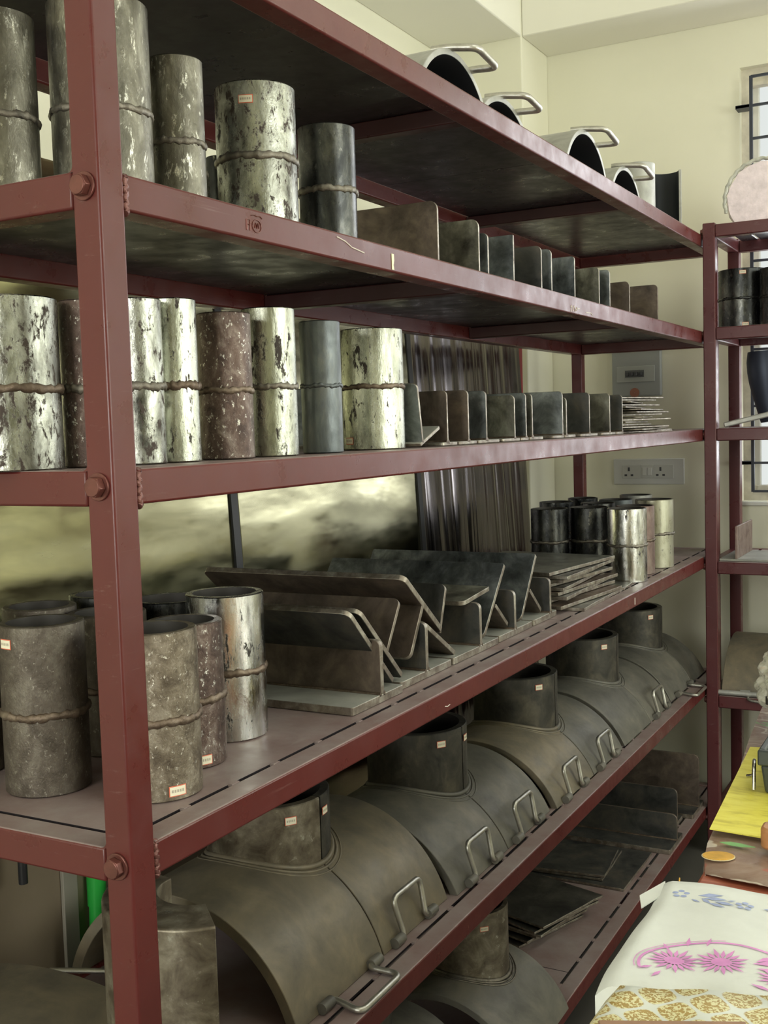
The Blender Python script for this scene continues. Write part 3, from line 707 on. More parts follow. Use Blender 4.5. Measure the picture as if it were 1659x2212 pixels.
# saddles on the bottom shelf
zb = ZT['f']
def simple_tee(label, xc, yc, ya, yb, rn, ztop, rho=.16, foot=.15, mat=SADDLE, nmat=NECK_T, stick=None):
    o = thing('saddle_tee', label, 'saddle tee', (xc, yc, zb), 0, 'saddle tees on the bottom shelf')
    zc = -math.sqrt(rho * rho - foot * foot); a = math.acos(foot / rho)
    obj('saddle_shell', arc_shell(bmesh.new(), rho, .012, zc, a, PI - a, ya - yc, yb - yc), mat, o, 35, bevel=.001)
    bm = bmesh.new(); n = 48; cols = []
    for k in range(n):
        an = 2 * PI * k / n; col = []
        for rr, top in ((rn, 0), (rn, 1), (rn - .008, 1), (rn - .008, 0)):
            X_, Y_ = rr * math.cos(an), rr * math.sin(an)
            col.append(bm.verts.new((X_, Y_, ztop if top else zc + math.sqrt(rho ** 2 - X_ ** 2) - .003)))
        cols.append(col)
    for k in range(n):
        for q in range(4):
            f = bm.faces.new((cols[k][q], cols[(k + 1) % n][q], cols[(k + 1) % n][(q + 1) % 4], cols[k][(q + 1) % 4]))
            if q == 2: f.material_index = 1
    obj('branch_neck', bm, [nmat, BORE], o, 40)
    bm = bmesh.new()
    for dr, rad in ((.0015, .004), (.007, .002), (.012, .0015)):
        sweep(bm, [((rn + dr) * math.cos(2 * PI * k / n), (rn + dr) * math.sin(2 * PI * k / n), zc + math.sqrt(rho ** 2 - ((rn + dr) * math.cos(2 * PI * k / n)) ** 2) + .0008) for k in range(n)], rad, 8, closed=True)
    obj('weld_bead', bm, BEAD, o, 80)
    for s in (stick or []): sticker(o, rn, s[0], s[1], .016, .009)
    return o
simple_tee('saddle tee with a mottled green brown neck on the bottom shelf', -.14, 1.035, .895, 1.13, .068, .215, stick=[(-.78, .19)])
simple_tee('dark saddle tee nearer the camera on the bottom shelf', -.20, .70, .58, .86, .068, .20, nmat=NECK)
# plates on the bottom shelf
zz = zb
for i in range(6):
    k = 5 - i
    flat_plate(-.235 + .008 * i, 1.45 + .006 * (i % 3), zz, .24, .21, .005, STACK[2], 'dark plate, %s of the small fanned stack on the bottom shelf' % ORD[k], -.35 + .05 * (i % 4), 'dark plates fanned on the bottom shelf')
    zz += .0085
zz = zb
for i in range(3):
    flat_plate(-.225 + .03 * (i == 0), 1.79 - .012 * i, zz, (.30, .24, .24)[i], (.24, .19, .17)[i], .006, PLATE_D, 'flat dark plate, %s of three under the far tee sections' % ('lowest', 'middle', 'top')[i], .05 * i, 'flat dark plates on the bottom shelf')
    zz += .0068
for y, h, x1, lb in ((2.00, .078, -.004, 'big dark tee section standing first at the far end of the bottom shelf'), (2.13, .100, -.035, 'big dark tee section standing second at the far end of the bottom shelf'), (2.27, .155, -.010, 'tallest brown tee section standing last at the far end of the bottom shelf')):
    tee(-.38, x1, y, zb, lb, PLATE_D if y < 2.2 else PLATE_B, PLATE_D, h, (-.075, .055), .007, .012, 0, 'big tee sections on the bottom shelf', edge=PLATE_B, cr=.014)

# ---------------------------------------------------------------- half shells on the top shelf
zb = ZT['a']
def top_shell(label, yc, r, zc, ya, yb, xf, L_, hy, t=.009):
    o = thing('half_shell', label, 'pipe half shell', (xf, yc, zb), 0, 'half shells lying on the top shelf')
    a0 = math.asin(max(-1, min(1, -zc / r))); 
    aL = PI - a0 if ya is None else math.acos((ya - yc) / r); aR = a0 if yb is None else math.acos((yb - yc) / r)
    n = 36; ring = [(r * math.cos(aR + (aL - aR) * k / n), zc + r * math.sin(aR + (aL - aR) * k / n)) for k in range(n + 1)]
    ring += [((r - t) * math.cos(aR + (aL - aR) * k / n), max(0, zc + (r - t) * math.sin(aR + (aL - aR) * k / n))) for k in range(n, -1, -1)]
    bm = bmesh.new(); prism(bm, ring, (0, 0, 0), (0, 1, 0), (0, 0, 1), (-1, 0, 0), L_)
    for f in bm.faces:
        f.normal_update(); c = f.calc_center_median()
        if abs(f.normal.x) < .5 and math.hypot(c.y, c.z - zc) < r - t * .6: f.material_index = 1
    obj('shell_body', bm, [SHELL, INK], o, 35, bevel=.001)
    # near-black plate set back inside the shell
    m = [(x * .985, max(0, z)) for x, z in ring[n + 1:]]
    bm = bmesh.new(); prism(bm, m, (-L_ * .45, 0, 0), (0, 1, 0), (0, 0, 1), (-1, 0, 0), .004); obj('inner_plate', bm, INK, o)
    za = lambda y: zc + math.sqrt(max(0, r * r - y * y))
    y0, y1 = hy
    pts = [(-.030, y0 - .004, za(y0 - .004) + .004), (-.006, y0, za(y0) + .004), (.036, y0 + .012, za(y0) + .000), (.040, y1 + .004, za(y1) + .002), (-.004, y1, za(y1) + .004), (-.03, y1 + .004, za(y1 + .004) + .004)]
    h = obj('lifting_handle', sweep(bmesh.new(), rounded(pts, .012), .0055, 10), ROD, o, 60)
    return o
top_shell('largest half shell on the top shelf, nearest the camera, with a rod handle', .792, .140, -.078, None, None, -.02, .20, (-.010, .062))
top_shell('low half shell tucked behind the largest one on the top shelf', .985, .140, -.099, None, None, -.02, .20, (-.005, .058))
top_shell('broad half shell in the middle of the top shelf with a dark end', 1.412, .143, -.063, None, None, -.02, .26, (-.005, .068))
top_shell('half shell at the far end of the top shelf beside upright pieces', 1.683, .133, -.072, None, None, -.02, .20, (-.008, .065))
def upright(label, x, y, r, h, a0, a1, t=.009):
    o = thing('half_shell', label, 'pipe half shell', (x, y, zb), 0, 'half shells standing on end on the top shelf')
    bm = bmesh.new(); lathe(bm, [(r, 0), (r, h), (r - t, h), (r - t, 0)], 30, math.radians(a0), math.radians(a1))
    for f in bm.faces:
        c = f.calc_center_median()
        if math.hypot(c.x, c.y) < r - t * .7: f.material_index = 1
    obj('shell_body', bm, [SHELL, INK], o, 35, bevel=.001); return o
upright('upright half shell with its dark hollow facing the camera, far end of the top shelf', -.055, 2.145, .042, .142, 8, 192, .007)
upright('upright half shell standing behind the far handle on the top shelf', -.075, 1.965, .042, .125, 200, 380, .007)

# ---------------------------------------------------------------- polished sheets leaning behind the rack
def sheet_mat(name, dirz, sc, tint=(.42, .40, .25)):
    m, nt, b, N, L = new_mat(name)
    v = coords(nt, dirz)
    n = noise(nt, v, sc, 5, .6, 1.2)
    L.new(ramp(nt, n, [(.3, [c * .6 for c in tint]), (.7, tint)]), b.inputs['Base Color'])
    b.inputs['Metallic'].default_value = 1
    L.new(ramp(nt, noise(nt, v, sc * 1.7, 4), [(.35, g(.10)), (.7, g(.30))]), b.inputs['Roughness'])
    bump(nt, b, noise(nt, v, sc * .5, 1, .4, .6), .35, .02)
    return m
SH_A = sheet_mat('swirl_brushed_sheet', (1, 1.2, 5), 2.2); SH_B = sheet_mat('vertical_brushed_sheet', (1, 16, .6), 2.5, (.34, .31, .31))
def leaning_sheet(label, y0, y1, ztop, xb, xt, mat, t=.004, shear=0):
    bm = bmesh.new(); nx = 12
    V = Vector((xt - xb, 0, ztop)); lv = V.length; V.normalize(); U = Vector((0, 1, 0)); Nn = U.cross(V).normalized()
    a = [[bm.verts.new(Vector((xb, y0 + (y1 - y0) * i / nx, 0)) + V * (lv * j / 8) + Vector((0, shear * j / 8, 0)) + Nn * (s * t + .004 * math.sin(i * .9) * math.sin(j * .7))) for j in range(9)] for s in (0, 1) for i in range(nx + 1)]
    A, B = a[:nx + 1], a[nx + 1:]
    for G_, rev in ((A, 0), (B, 1)):
        for i in range(nx):
            for j in range(8):
                bm.faces.new((G_[i][j], G_[i + 1][j], G_[i + 1][j + 1], G_[i][j + 1]))
    for i in range(nx):
        bm.faces.new((A[i][0], A[i + 1][0], B[i + 1][0], B[i][0])); bm.faces.new((A[i][8], A[i + 1][8], B[i + 1][8], B[i][8]))
    for j in range(8):
        bm.faces.new((A[0][j], A[0][j + 1], B[0][j + 1], B[0][j])); bm.faces.new((A[nx][j], A[nx][j + 1], B[nx][j + 1], B[nx][j]))
    o = obj('metal_sheet', bm, mat, None, 30); o.location = (0, 0, .001)
    return tagp(o, label, 'metal sheet', 'polished sheets leaning behind the rack')
def edge_strip(sheet, y, xb, xt, ztop):  # black strip set along the sheet edge, over the gap
    o = obj('edge_strip', prism(bmesh.new(), [(0, 0), (.020, 0), (.020, 1), (0, 1)], (xb + .004, y, .002), (0, 1, 0), (xt - xb, 0, ztop - .002), (1, 0, 0), .006), M_BLACK, sheet); o['label'] = 'black edge strip'
_s1 = leaning_sheet('polished sheet with green reflections behind the near couplings', .15, .893, 1.60, -.470, -.560, SH_A)
edge_strip(_s1, .884, -.470, -.560, 1.60)
_s2 = leaning_sheet('polished swirled sheet in the middle behind the piled tee sections', .918, 1.645, 1.60, -.472, -.563, SH_A)
edge_strip(_s2, 1.636, -.472, -.563, 1.60)
leaning_sheet('dark vertically brushed sheet behind the rack, farthest of three', 1.668, 2.36, 1.60, -.474, -.56, SH_B)
tagp(obj('board', bx(-.583, -.575, 2.39, 2.475, .001, 1.62), plain('crimson_board', (.28, .012, .03), .4), None, bevel=.002), 'crimson red board standing behind the brushed sheet', 'board')

# things hanging behind the rack at lower left
M_HOSE = plain('green_hose_plastic', (.03, .42, .06), .35)
hs = thing('green_hose', 'bright green plastic hose end hanging behind the rack post', 'hose', (-.4375, .40, 0))
obj('hose_tube', sweep(bmesh.new(), [(0, -.004, .38), (0, .004, .44), (0, .010, .50), (0, .012, .56), (0, .012, .64)], .011, 14), M_HOSE, hs, 50)
obj('hose_collar', sweep(bmesh.new(), [(0, .012, .527), (0, .012, .575)], .0135, 14), M_HOSE, hs, 50)
tagp(obj('flat_bar', bx(-.4495, -.4435, .345, .372, .30, .70), plain('grey_flat_bar', (.30, .28, .23), .5), None, bevel=.001), 'grey flat bar standing beside the green hose', 'bar').location = (0, .01, 0)
BRY, BRZ = 0.253, 0.623
tagp(obj('black_rod', sweep(bmesh.new(), [(-.410, BRY, BRZ), (-.410, BRY, .7846)], .006, 10), M_BLACK, None, 40), 'short black rod end hanging under the back beam left of the green hose', 'rod')
tagp(obj('board', bx(-.456, -.450, .02, .90, .001, .72), plain('brown_reflection_board', (.22, .175, .12), .45, var=.1), None, bevel=.002), 'plain brown board added low behind the rack for a sheet reflection', 'board')  # added board; its brown stands in for floor reflected in the sheet

# ---------------------------------------------------------------- switch box and sockets on the end wall
Yw = YE - .0005
mb = thing('breaker_box', 'grey breaker box with four switches on the end wall', 'breaker box', (-.305, Yw, 1.265))
obj('box_body', bx(-.078, .078, -.022, 0, 0, .20), plain('grey_box_plastic', (.33, .35, .34), .5), mb, bevel=.004)
obj('window_cover', bx(-.062, .060, -.025, -.0225, .045, .095), plain('box_window', (.38, .40, .38), .35), mb, bevel=.001)
obj('switch_recess', bx(-.034, .026, -.0265, -.0252, .060, .082), plain('switch_recess', (.12, .13, .13), .5), mb)
for i in range(4): obj('switch', bx(-.029 + i * .0145, -.021 + i * .0145, -.033, -.0267, .064, .076), M_BLACK, mb, bevel=.001)
_rs = obj('round_sticker', lathe(bmesh.new(), [(.001, 0), (.015, 0), (.015, .001), (.001, .001)], 24), plain('brown_sticker', (.35, .15, .1), .5), mb)
_rs.rotation_euler = (PI / 2, 0, 0); _rs.location = (-.005, -.0222, .012)
sk = thing('socket_plate', 'white double socket plate on the end wall under the breaker box', 'socket', (-.273, Yw, 1.027))
obj('plate', bx(-.113, .113, -.010, 0, -.041, .041), M_WHITE, sk, bevel=.003)
for x0, x1 in ((-.083, -.024), (-.0235, .0175), (.018, .080)):
    obj('module', bx(x0, x1, -.0125, -.0102, -.021, .021), plain('module_plastic', (.55, .56, .52), .4), sk, bevel=.0008)
for xc in (-.062, .039):
    bm = bmesh.new(); box(bm, xc - .003, xc + .003, -.0131, -.0126, .002, .014)
    for s in (-1, 1): box(bm, xc + s * .010 - .004, xc + s * .010 + .004, -.0131, -.0126, -.014, -.008)
    obj('socket_holes', bm, M_BLACK, sk)
obj('rocker_switch', bx(-.018, -.004, -.015, -.0126, -.012, .012), M_WHITE, sk, bevel=.001)
obj('rocker_switch', bx(-.002, .012, -.015, -.0126, -.012, .012), M_WHITE, sk, bevel=.001)

# ---------------------------------------------------------------- second rack across the end wall
RX0, RX1, RY0, RY1 = .0045, 1.30, 2.30, 2.655
r2 = thing('storage_rack', 'maroon rack standing across the end wall in front of the window', 'rack', (0, 0, 0))
ZR = [1.697, 1.429, 1.162, .805, .440, .11]
for x0, y0 in ((RX0, RY0), (RX0, RY1 - .032), (RX1 - .032, RY0), (RX1 - .032, RY1 - .032)):
    obj('post', bx(x0, x0 + .032, y0, y0 + .032, 0, 1.702), M_PURL, r2, bevel=.0025)
for z in ZR:
    dust_top(obj('front_beam', bx(RX0 + .0325, RX1 - .0325, RY0 + .0005, RY0 + .0315, z - .033, z), M_PURL, r2, bevel=.0025), M_DECK)
    obj('back_beam', bx(RX0 + .0325, RX1 - .0325, RY1 - .0315, RY1 - .0005, z - .033, z), M_PURL, r2, bevel=.0025)
    for x0 in (RX0, RX1 - .032):
        obj('side_beam', bx(x0 + .0005, x0 + .0315, RY0 + .0325, RY1 - .0325, z - .033, z), M_PURL, r2, bevel=.0025)
    for i, (x0, x1) in enumerate(((RX0 + .042, RX0 + .085), (RX0 + .093, RX0 + .60), (RX0 + .605, RX1 - .034))):
        dust_top(obj('shelf_panel', bx(x0, x1, RY0 + .034, RY1 - .034, z - .004, z - .0005), M_UNDERSHADE, r2), M_DECK)
    obj('bolt', hexbolt(bmesh.new(), (RX0, RY0 + .016, z - .016), '-x', .0085, .006), M_BOLT, r2)
G5 = 'dark couplings on the upper shelf of the end rack'
for x, y, r, h, lb in ((.082, 2.435, .064, .158, 'dark blue grey coupling behind the post of the end rack'), (.185, 2.385, .050, .150, 'bright streaked dark coupling at the right edge of the photo')):
    coupling(x, y, 1.429, r, h, lb, DARK, .005, .5, DARK, group=G5, stick=[(0, .93), (.1, .06)])
# elbow and bar on the third shelf of the end rack
el = thing('pipe_elbow', 'dark blue pipe elbow leaning over the end rack shelf', 'pipe elbow', (.185, 2.45, 1.162))
bm = bmesh.new(); pts = [(-.03 - .02 * math.sin(a), 0, .015 + .19 * a / 1.4) for a in [0, .2, .4, .6, .8, 1.0, 1.2, 1.4]]
sweep(bm, pts, [.030, .034, .038, .042, .046, .048, .048, .044], 28); obj('elbow_body', bm, plain('blue_black_steel', (.05, .06, .09), .45, .5), el, 60)
fb = obj('flat_bar', bx(-.09, .12, -.02, .02, -.007, .007), SHELL, None, bevel=.003); fb.location = (.135, 2.36, 1.19); fb.rotation_euler = (0, -.22, .1)
tagp(fb, 'pale grey steel bar resting on the end rack shelf edge', 'bar')
te = thing('tee_section', 'pale tee section with a pinkish web on the end rack beside the post', 'steel tee section', (.082, 2.42, .8055))
obj('flange', bx(-.044, .16, -.10, .12, 0, .006), FLANGE, te, bevel=.001)
obj('web', bx(-.003, .003, -.10, .12, .006, .094), REDB, te, bevel=.001)
tf = flat_plate(.36, 2.44, .8055, .16, .18, .006, FLANGE, 'pale plate lying on the end rack shelf at the right edge')
s2 = thing('saddle_shell', 'dusty grey curved saddle on the low shelf of the end rack', 'pipe half shell', (.20, 2.46, .440))
ring = [(.195 * math.cos(math.radians(62 + 100 * k / 30)), .195 * math.sin(math.radians(62 + 100 * k / 30)) - .06) for k in range(31)] + [(.185 * math.cos(math.radians(62 + 100 * k / 30)), .185 * math.sin(math.radians(62 + 100 * k / 30)) - .06) for k in range(30, -1, -1)]
bm = bmesh.new(); prism(bm, [(y, max(0, z)) for y, z in ring], (-.162, .06, 0), (0, 1, 0), (0, 0, 1), (1, 0, 0), .42)
obj('shell_body', bm, SADDLE_T, s2, 35, bevel=.001)
pts = [(-.12, -.135, .008), (-.09, -.135, .008), (-.085, -.165, -.004), (.0, -.172, -.010), (.03, -.135, .008), (.06, -.135, .008)]
obj('lifting_handle', sweep(bmesh.new(), rounded(pts, .01), .004, 10), ROD, s2, 60)
for xs in (-.11, .03): obj('handle_sleeve', sweep(bmesh.new(), [(xs, -.135, .008), (xs + .025, -.135, .008)], .008, 12), SHELL, s2, 40)
lr = obj('steel_rod', sweep(bmesh.new(), rounded([(.028, 2.308, .449), (.30, 2.312, .449)], .01), .007, 12), SHELL, None, 50); tagp(lr, 'pale pipe lying along the low front beam of the end rack', 'rod')
# wrapped roll on top
wr = thing('wrapped_roll', 'pinkish roll wrapped in crumpled plastic on top of the end rack', 'roll', (.155, 2.40, 1.6975))
bm = bmesh.new(); n = 48; rg = []
for j in range(9):
    yv = -.07 + .2 * j / 8; row = []
    for k in range(n):
        a = 2 * PI * k / n; rr = .098 * (1 if 0 < j < 8 else .93) * (1 + .012 * math.sin(9 * a + j) + .008 * math.sin(17 * a - j * 2))
        row.append(bm.verts.new((rr * math.cos(a), yv, max(0, .06 + rr * math.sin(a)))))
    rg.append(row)
for j in range(8):
    for k in range(n): bm.faces.new((rg[j][k], rg[j][(k + 1) % n], rg[j + 1][(k + 1) % n], rg[j + 1][k]))
bm.faces.new(rg[0][::-1]); bm.faces.new(rg[-1])
obj('roll_body', bm, plain('pinkish_wrapped_paper', (.86, .74, .79), .3, var=.14, vscale=40, bscale=55, bstr=.9), wr, 60)
bm = bmesh.new(); pts = []; rr = []
for k in range(61):
    a = PI * (-.1 + 1.2 * k / 60); q = .099 + .0015 * math.sin(k * 1.7); pts.append((q * math.cos(a), -.068, max(.004, .06 + q * math.sin(a)))); rr.append(.0045 + .001 * abs(math.sin(k * 2.3)))
sweep(bm, pts, rr, 7); obj('crumpled_rim', bm, plain('crumpled_clear_plastic', (.50, .50, .44), .25, var=.3, vscale=60), wr, 60)

# ---------------------------------------------------------------- work table at the right
TZ = .7435
tb = thing('work_table', 'work table with a reddish wooden top at the right edge', 'table', (.90, .50, 0))
M_WOOD = None
m, nt, b, N, L = new_mat('red_brown_wood'); v = coords(nt, (1.5, 30, 1), False)
L.new(ramp(nt, noise(nt, v, 4, 8, .6, .5), [(.3, (.22, .05, .03)), (.55, (.40, .12, .07)), (.75, (.45, .2, .13))]), b.inputs['Base Color']); b.inputs['Roughness'].default_value = .4; M_WOOD = m
obj('table_top', bx(-.472, .5, -1.2, .80, TZ - .03, TZ), M_WOOD, tb, bevel=.004)
for sx in (-.42, .45):
    for sy in (-1.1, .74): obj('leg', bx(sx - .025, sx + .025, sy - .025, sy + .025, 0, TZ - .03), M_WOOD, tb, bevel=.003)
obj('apron', bx(-.43, -.41, -1.07, .71, TZ - .12, TZ - .03), M_WOOD, tb, bevel=.002)
# printed plastic tablecloth
def cloth_mat():
    m, nt, b, N, L = new_mat('printed_plastic_cloth')
    v = coords(nt, (1, 1, 1), False)
    base = ramp(nt, noise(nt, v, 14, 6, .65, .6), [(.3, (.23, .13, .09)), (.5, (.36, .25, .20)), (.68, (.48, .40, .35))])
    w_ = N.new('ShaderNodeTexWave'); w_.wave_type = 'RINGS'; w_.inputs['Scale'].default_value = 7; w_.inputs['Distortion'].default_value = 14; w_.inputs['Detail'].default_value = 3; w_.inputs['Detail Scale'].default_value = 1.6
    L.new(v, w_.inputs['Vector']); f = ramp(nt, w_.outputs['Fac'], [(.93, g(0)), (.98, g(1))]); base = mixc(nt, f, base, (.66, .58, .5))
    f2 = ramp(nt, noise(nt, v, 11, 2, .5, 1), [(.64, g(0)), (.67, g(1))]); base = mixc(nt, f2, base, (.42, .13, .10))
    v3 = N.new('ShaderNodeVectorMath'); v3.operation = 'ADD'; v3.inputs[1].default_value = (7, 3, 1); L.new(v, v3.inputs[0])
    f3 = ramp(nt, noise(nt, v3.outputs[0], 13, 2, .5, 1), [(.66, g(0)), (.68, g(1))]); base = mixc(nt, f3, base, (.22, .45, .16))
    L.new(base, b.inputs['Base Color']); b.inputs['Roughness'].default_value = .3
    b.inputs['Coat Weight'].default_value = .5; b.inputs['Coat Roughness'].default_value = .12
    bump(nt, b, noise(nt, v, 24, 4, .6, 1), .35, .004); return m
M_CLOTH = cloth_mat()
EDGEP = [(.335, .433, -.0), (.37, .424, 0), (.42, .417, 0), (.50, .4125, 0), (.60, .406, 0), (.70, .398, 0), (.82, .386, 0), (1.0, .372, 0), (1.25, .36, 0), (1.32, .36, 0)]
bm = bmesh.new(); rows = []
for i in range(25):
    y = .335 + (1.315 - .335) * i / 24
    for (ya, xa, _), (yb, xb, _) in zip(EDGEP, EDGEP[1:]):
        if ya - 1e-6 <= y <= yb + 1e-6: xe = xa + (xb - xa) * (y - ya) / (yb - ya); break
    row = []
    for j in range(6):      # hanging skirt
        q = 1 - j / 5; row.append((xe - .004 * math.sin(i * 1.3) * q - .005 * q, y, TZ + .002 - .10 * q))
    for j in range(1, 20):
        x = xe + .006 + (1.38 - xe) * (j / 19) ** 1.3; row.append((x, y - (.05 * (j / 19) ** .6 if i == 0 else 0), TZ + .004 + .0016 * math.sin(i * 1.1 + j * .9) * math.sin(j * .5)))
    rows.append([bm.verts.new(p) for p in row])
for i in range(24):
    for j in range(len(rows[0]) - 1): bm.faces.new((rows[i][j], rows[i + 1][j], rows[i + 1][j + 1], rows[i][j + 1]))
cl = obj('plastic_tablecloth', bm, M_CLOTH, None, 60); sol = cl.modifiers.new('solid', 'SOLIDIFY'); sol.thickness = .0008
tagp(cl, 'glossy printed plastic tablecloth with fruits over the work table', 'tablecloth')
# printed oranges (patches of the print) on the cloth
M_ORANGE = plain('orange_fruit_print', (.75, .42, .06), .3, var=.25, vscale=60, coat=.5); M_ORIM = plain('fruit_print_rim', (.80, .70, .42), .3)
def print_patch(name, par, pts, z, mat, th=.0005, O=(0, 0), zf=None):
    bm = bmesh.new(); prism(bm, pts, (O[0], O[1], z), (1, 0, 0), (0, 1, 0), (0, 0, 1), th); return obj(name, bm, mat, par)
def ell(a, b_, rot=0, n=28, cx=0, cy=0):
    return [(cx + a * math.cos(2 * PI * k / n) * math.cos(rot) - b_ * math.sin(2 * PI * k / n) * math.sin(rot), cy + a * math.cos(2 * PI * k / n) * math.sin(rot) + b_ * math.sin(2 * PI * k / n) * math.cos(rot)) for k in range(n)]
print_patch('printed_fruit', cl, ell(.0165, .0125, .35), TZ + .0060, M_ORIM, O=(.4375, .3745)); print_patch('printed_fruit', cl, ell(.0155, .0115, .35), TZ + .0066, M_ORANGE, O=(.4375, .3745))
lf = [(-.018, 0), (-.008, .005), (.004, .004), (.018, 0), (.004, -.005), (-.008, -.004)]
print_patch('printed_leaf', cl, lf, TZ + .0066, plain('leaf_print', (.25, .55, .2), .3), O=(.449, .412))
print_patch('printed_fruit', cl, ell(.006, .022, -.05), TZ + .0062, M_ORANGE, O=(.4145, .62))
# hanging fruit flap of the cloth
bm = bmesh.new(); prism(bm, ell(.031, .012, 0.0), (0, 0, 0), (0, 1, 0), (.25, 0, .97), (1, 0, 0), .001)
fl_ = obj('printed_fruit', bm, M_ORANGE, cl); fl_.location = (.4105, .305, .722); fl_.rotation_euler = (.55, 0, .1)
# yellow stained sheet
m, nt, b, N, L = new_mat('yellow_stained_paper'); v = coords(nt, (1, 3, 1), False)
c_ = ramp(nt, noise(nt, v, 26, 6, .6), [(.32, (.60, .52, .07)), (.5, (.80, .72, .10)), (.7, (.86, .80, .16))])
f_ = ramp(nt, noise(nt, v, 90, 3, .5), [(.72, g(0)), (.76, g(1))]); c_ = mixc(nt, f_, c_, (.35, .2, .08))
L.new(c_, b.inputs['Base Color']); b.inputs['Roughness'].default_value = .55
bm = bmesh.new(); prism(bm, [(.4155, .437), (.53, .428), (.60, .74), (.42, .765), (.399, .76)], (0, 0, TZ + .0095), (1, 0, 0), (0, 1, 0), (0, 0, 1), .0012)
tagp(obj('yellow_sheet', bm, m, None), 'bright yellow stained sheet lying on the plastic cloth', 'sheet')
# dark tray with a chrome clip
ty = thing('plastic_tray', 'dark grey plastic tray with a bent clip on the yellow sheet', 'tray', (.50, .655, TZ + .0112))
M_TRAY = plain('dark_green_grey_plastic', (.045, .055, .052), .35)
bm = bmesh.new()
def frus(bm, x0, x1, y0, y1, z0, z1, e):
    v = [bm.verts.new(c) for c in ((x0 + e, y0 + e, z0), (x1 - e, y0 + e, z0), (x1 - e, y1 - e, z0), (x0 + e, y1 - e, z0), (x0, y0, z1), (x1, y0, z1), (x1, y1, z1), (x0, y1, z1))]
    for f in ((0, 3, 2, 1), (4, 5, 6, 7), (0, 1, 5, 4), (1, 2, 6, 5), (2, 3, 7, 6), (3, 0, 4, 7)): bm.faces.new([v[i] for i in f])
frus(bm, -.055, .10, -.085, .10, 0, .034, .004); obj('tray_body', bm, M_TRAY, ty, bevel=.003)
bm = bmesh.new(); box(bm, -.058, .103, -.088, -.080, .034, .052); box(bm, -.058, .103, .095, .103, .034, .052); box(bm, -.058, -.050, -.080, .095, .034, .052); box(bm, .095, .103, -.080, .095, .034, .052)
obj('tray_rim', bm, M_TRAY, ty, bevel=.002)
obj('clip', sweep(bmesh.new(), rounded([(-.064, -.078, .002), (-.064, -.074, .030), (-.068, -.05, .030), (-.070, -.045, .008), (-.078, -.042, .006)], .006), .0022, 8), SHINE, ty, 50)
# wooden block on the cloth at the right edge
wb = thing('wooden_handle', 'small orange wooden block at the right edge on the cloth', 'wooden block', (.498, .415, TZ + .010))
obj('block_body', prism(bmesh.new(), rrect(.07, .030, (.010,) * 4), (-.025, -.017, 0), (1, 0, 0), (0, 1, 0), (0, 0, 1), .022), plain('orange_wood', (.42, .2, .08), .4, var=.3, vscale=30), wb, 35, bevel=.003)
# clear plastic bag with metal hooks
def clear():
    m, nt, b, N, L = new_mat('crinkled_clear_bag'); v = coords(nt, (1, 1, 1), False)
    b.inputs['Base Color'].default_value = (.62, .62, .52, 1); b.inputs['Roughness'].default_value = .18; b.inputs['Alpha'].default_value = .62
    L.new(ramp(nt, noise(nt, v, 22, 4, .6, 1.5), [(.35, (.30, .32, .22)), (.5, (.66, .64, .52)), (.62, (.88, .86, .74)), (.72, (.72, .55, .40))]), b.inputs['Base Color'])
    bump(nt, b, noise(nt, v, 40, 5, .6, 1.2), .8, .006); return m
bm = bmesh.new(); bmesh.ops.create_icosphere(bm, subdivisions=5, radius=1)
rn = random.Random(3)
for v in bm.verts:
    c = v.co; k = 1 + .06 * math.sin(9 * c.x + 4 * c.z) + .05 * math.sin(13 * c.y - 5 * c.z) + .04 * math.sin(21 * c.z + 8 * c.x)
    v.co = Vector((c.x * .085 * k, c.y * .15 * k, max(-.98, c.z) * .058 * k))
o = obj('plastic_bag', bm, clear(), None, 70); o.location = (.470, .90, TZ + .072); o.rotation_euler = (0, 0, .08)
tagp(o, 'crumpled clear plastic bag with a printed pattern at the back of the table', 'plastic bag')
hk = thing('steel_tongs', 'bent pale steel rod handles crossing at the right edge above the tray', 'tongs', (.42, .80, TZ + .012))
obj('rod', sweep(bmesh.new(), rounded([(.00, -.005, .058), (.025, -.02, .064), (.06, -.03, .075), (.12, -.03, .08)], .01), .0045, 10), ROD, hk, 50)
obj('rod', sweep(bmesh.new(), rounded([(.00, -.005, .055), (.018, -.05, .035), (.042, -.12, .010)], .01), .004, 10), ROD, hk, 50)
obj('rod', sweep(bmesh.new(), rounded([(.004, -.008, .050), (.02, -.02, .034), (.06, -.02, .030)], .01), .002, 8), ROD, hk, 50)
obj('pivot', lathe(bmesh.new(), [(.001, 0), (.007, 0), (.007, .01), (.001, .01)], 16), BORE, hk).location = (0, -.005, .05)
# white printed bag
bg = thing('printed_bag', 'white paper bag with a pink flower print and a blue leaf border', 'paper bag', (.45, .15, TZ))
BZ = .0255
def bag_surf(u, v):      # u 0..1 left-right, v 0..1 near-far
    xl = -.032 + (-.004) * v - .003 * math.sin(v * 6); x = xl - .005 * v * v + u * .30
    y = -.118 + (.218 + .02 * u) * v
    e = min(u, .05) / .05; z = BZ * (.62 + .38 * math.sin(e * PI / 2)) * min(1, (1 - v) * 14 + .75) + .0012 * math.sin(u * 19 + v * 5) * e + .001 * math.sin(v * 14)
    return (x, y, max(.004, z + .003))
bm = bmesh.new(); nu, nv = 40, 26
top = [[bm.verts.new(bag_surf((i / nu) ** 1.5, j / nv)) for j in range(nv + 1)] for i in range(nu + 1)]
bot = [[bm.verts.new((t_.co.x, t_.co.y, .0012)) for t_ in row] for row in top]
for i in range(nu):
    for j in range(nv):
        bm.faces.new((top[i][j], top[i + 1][j], top[i + 1][j + 1], top[i][j + 1])); bm.faces.new((bot[i][j], bot[i][j + 1], bot[i + 1][j + 1], bot[i + 1][j]))
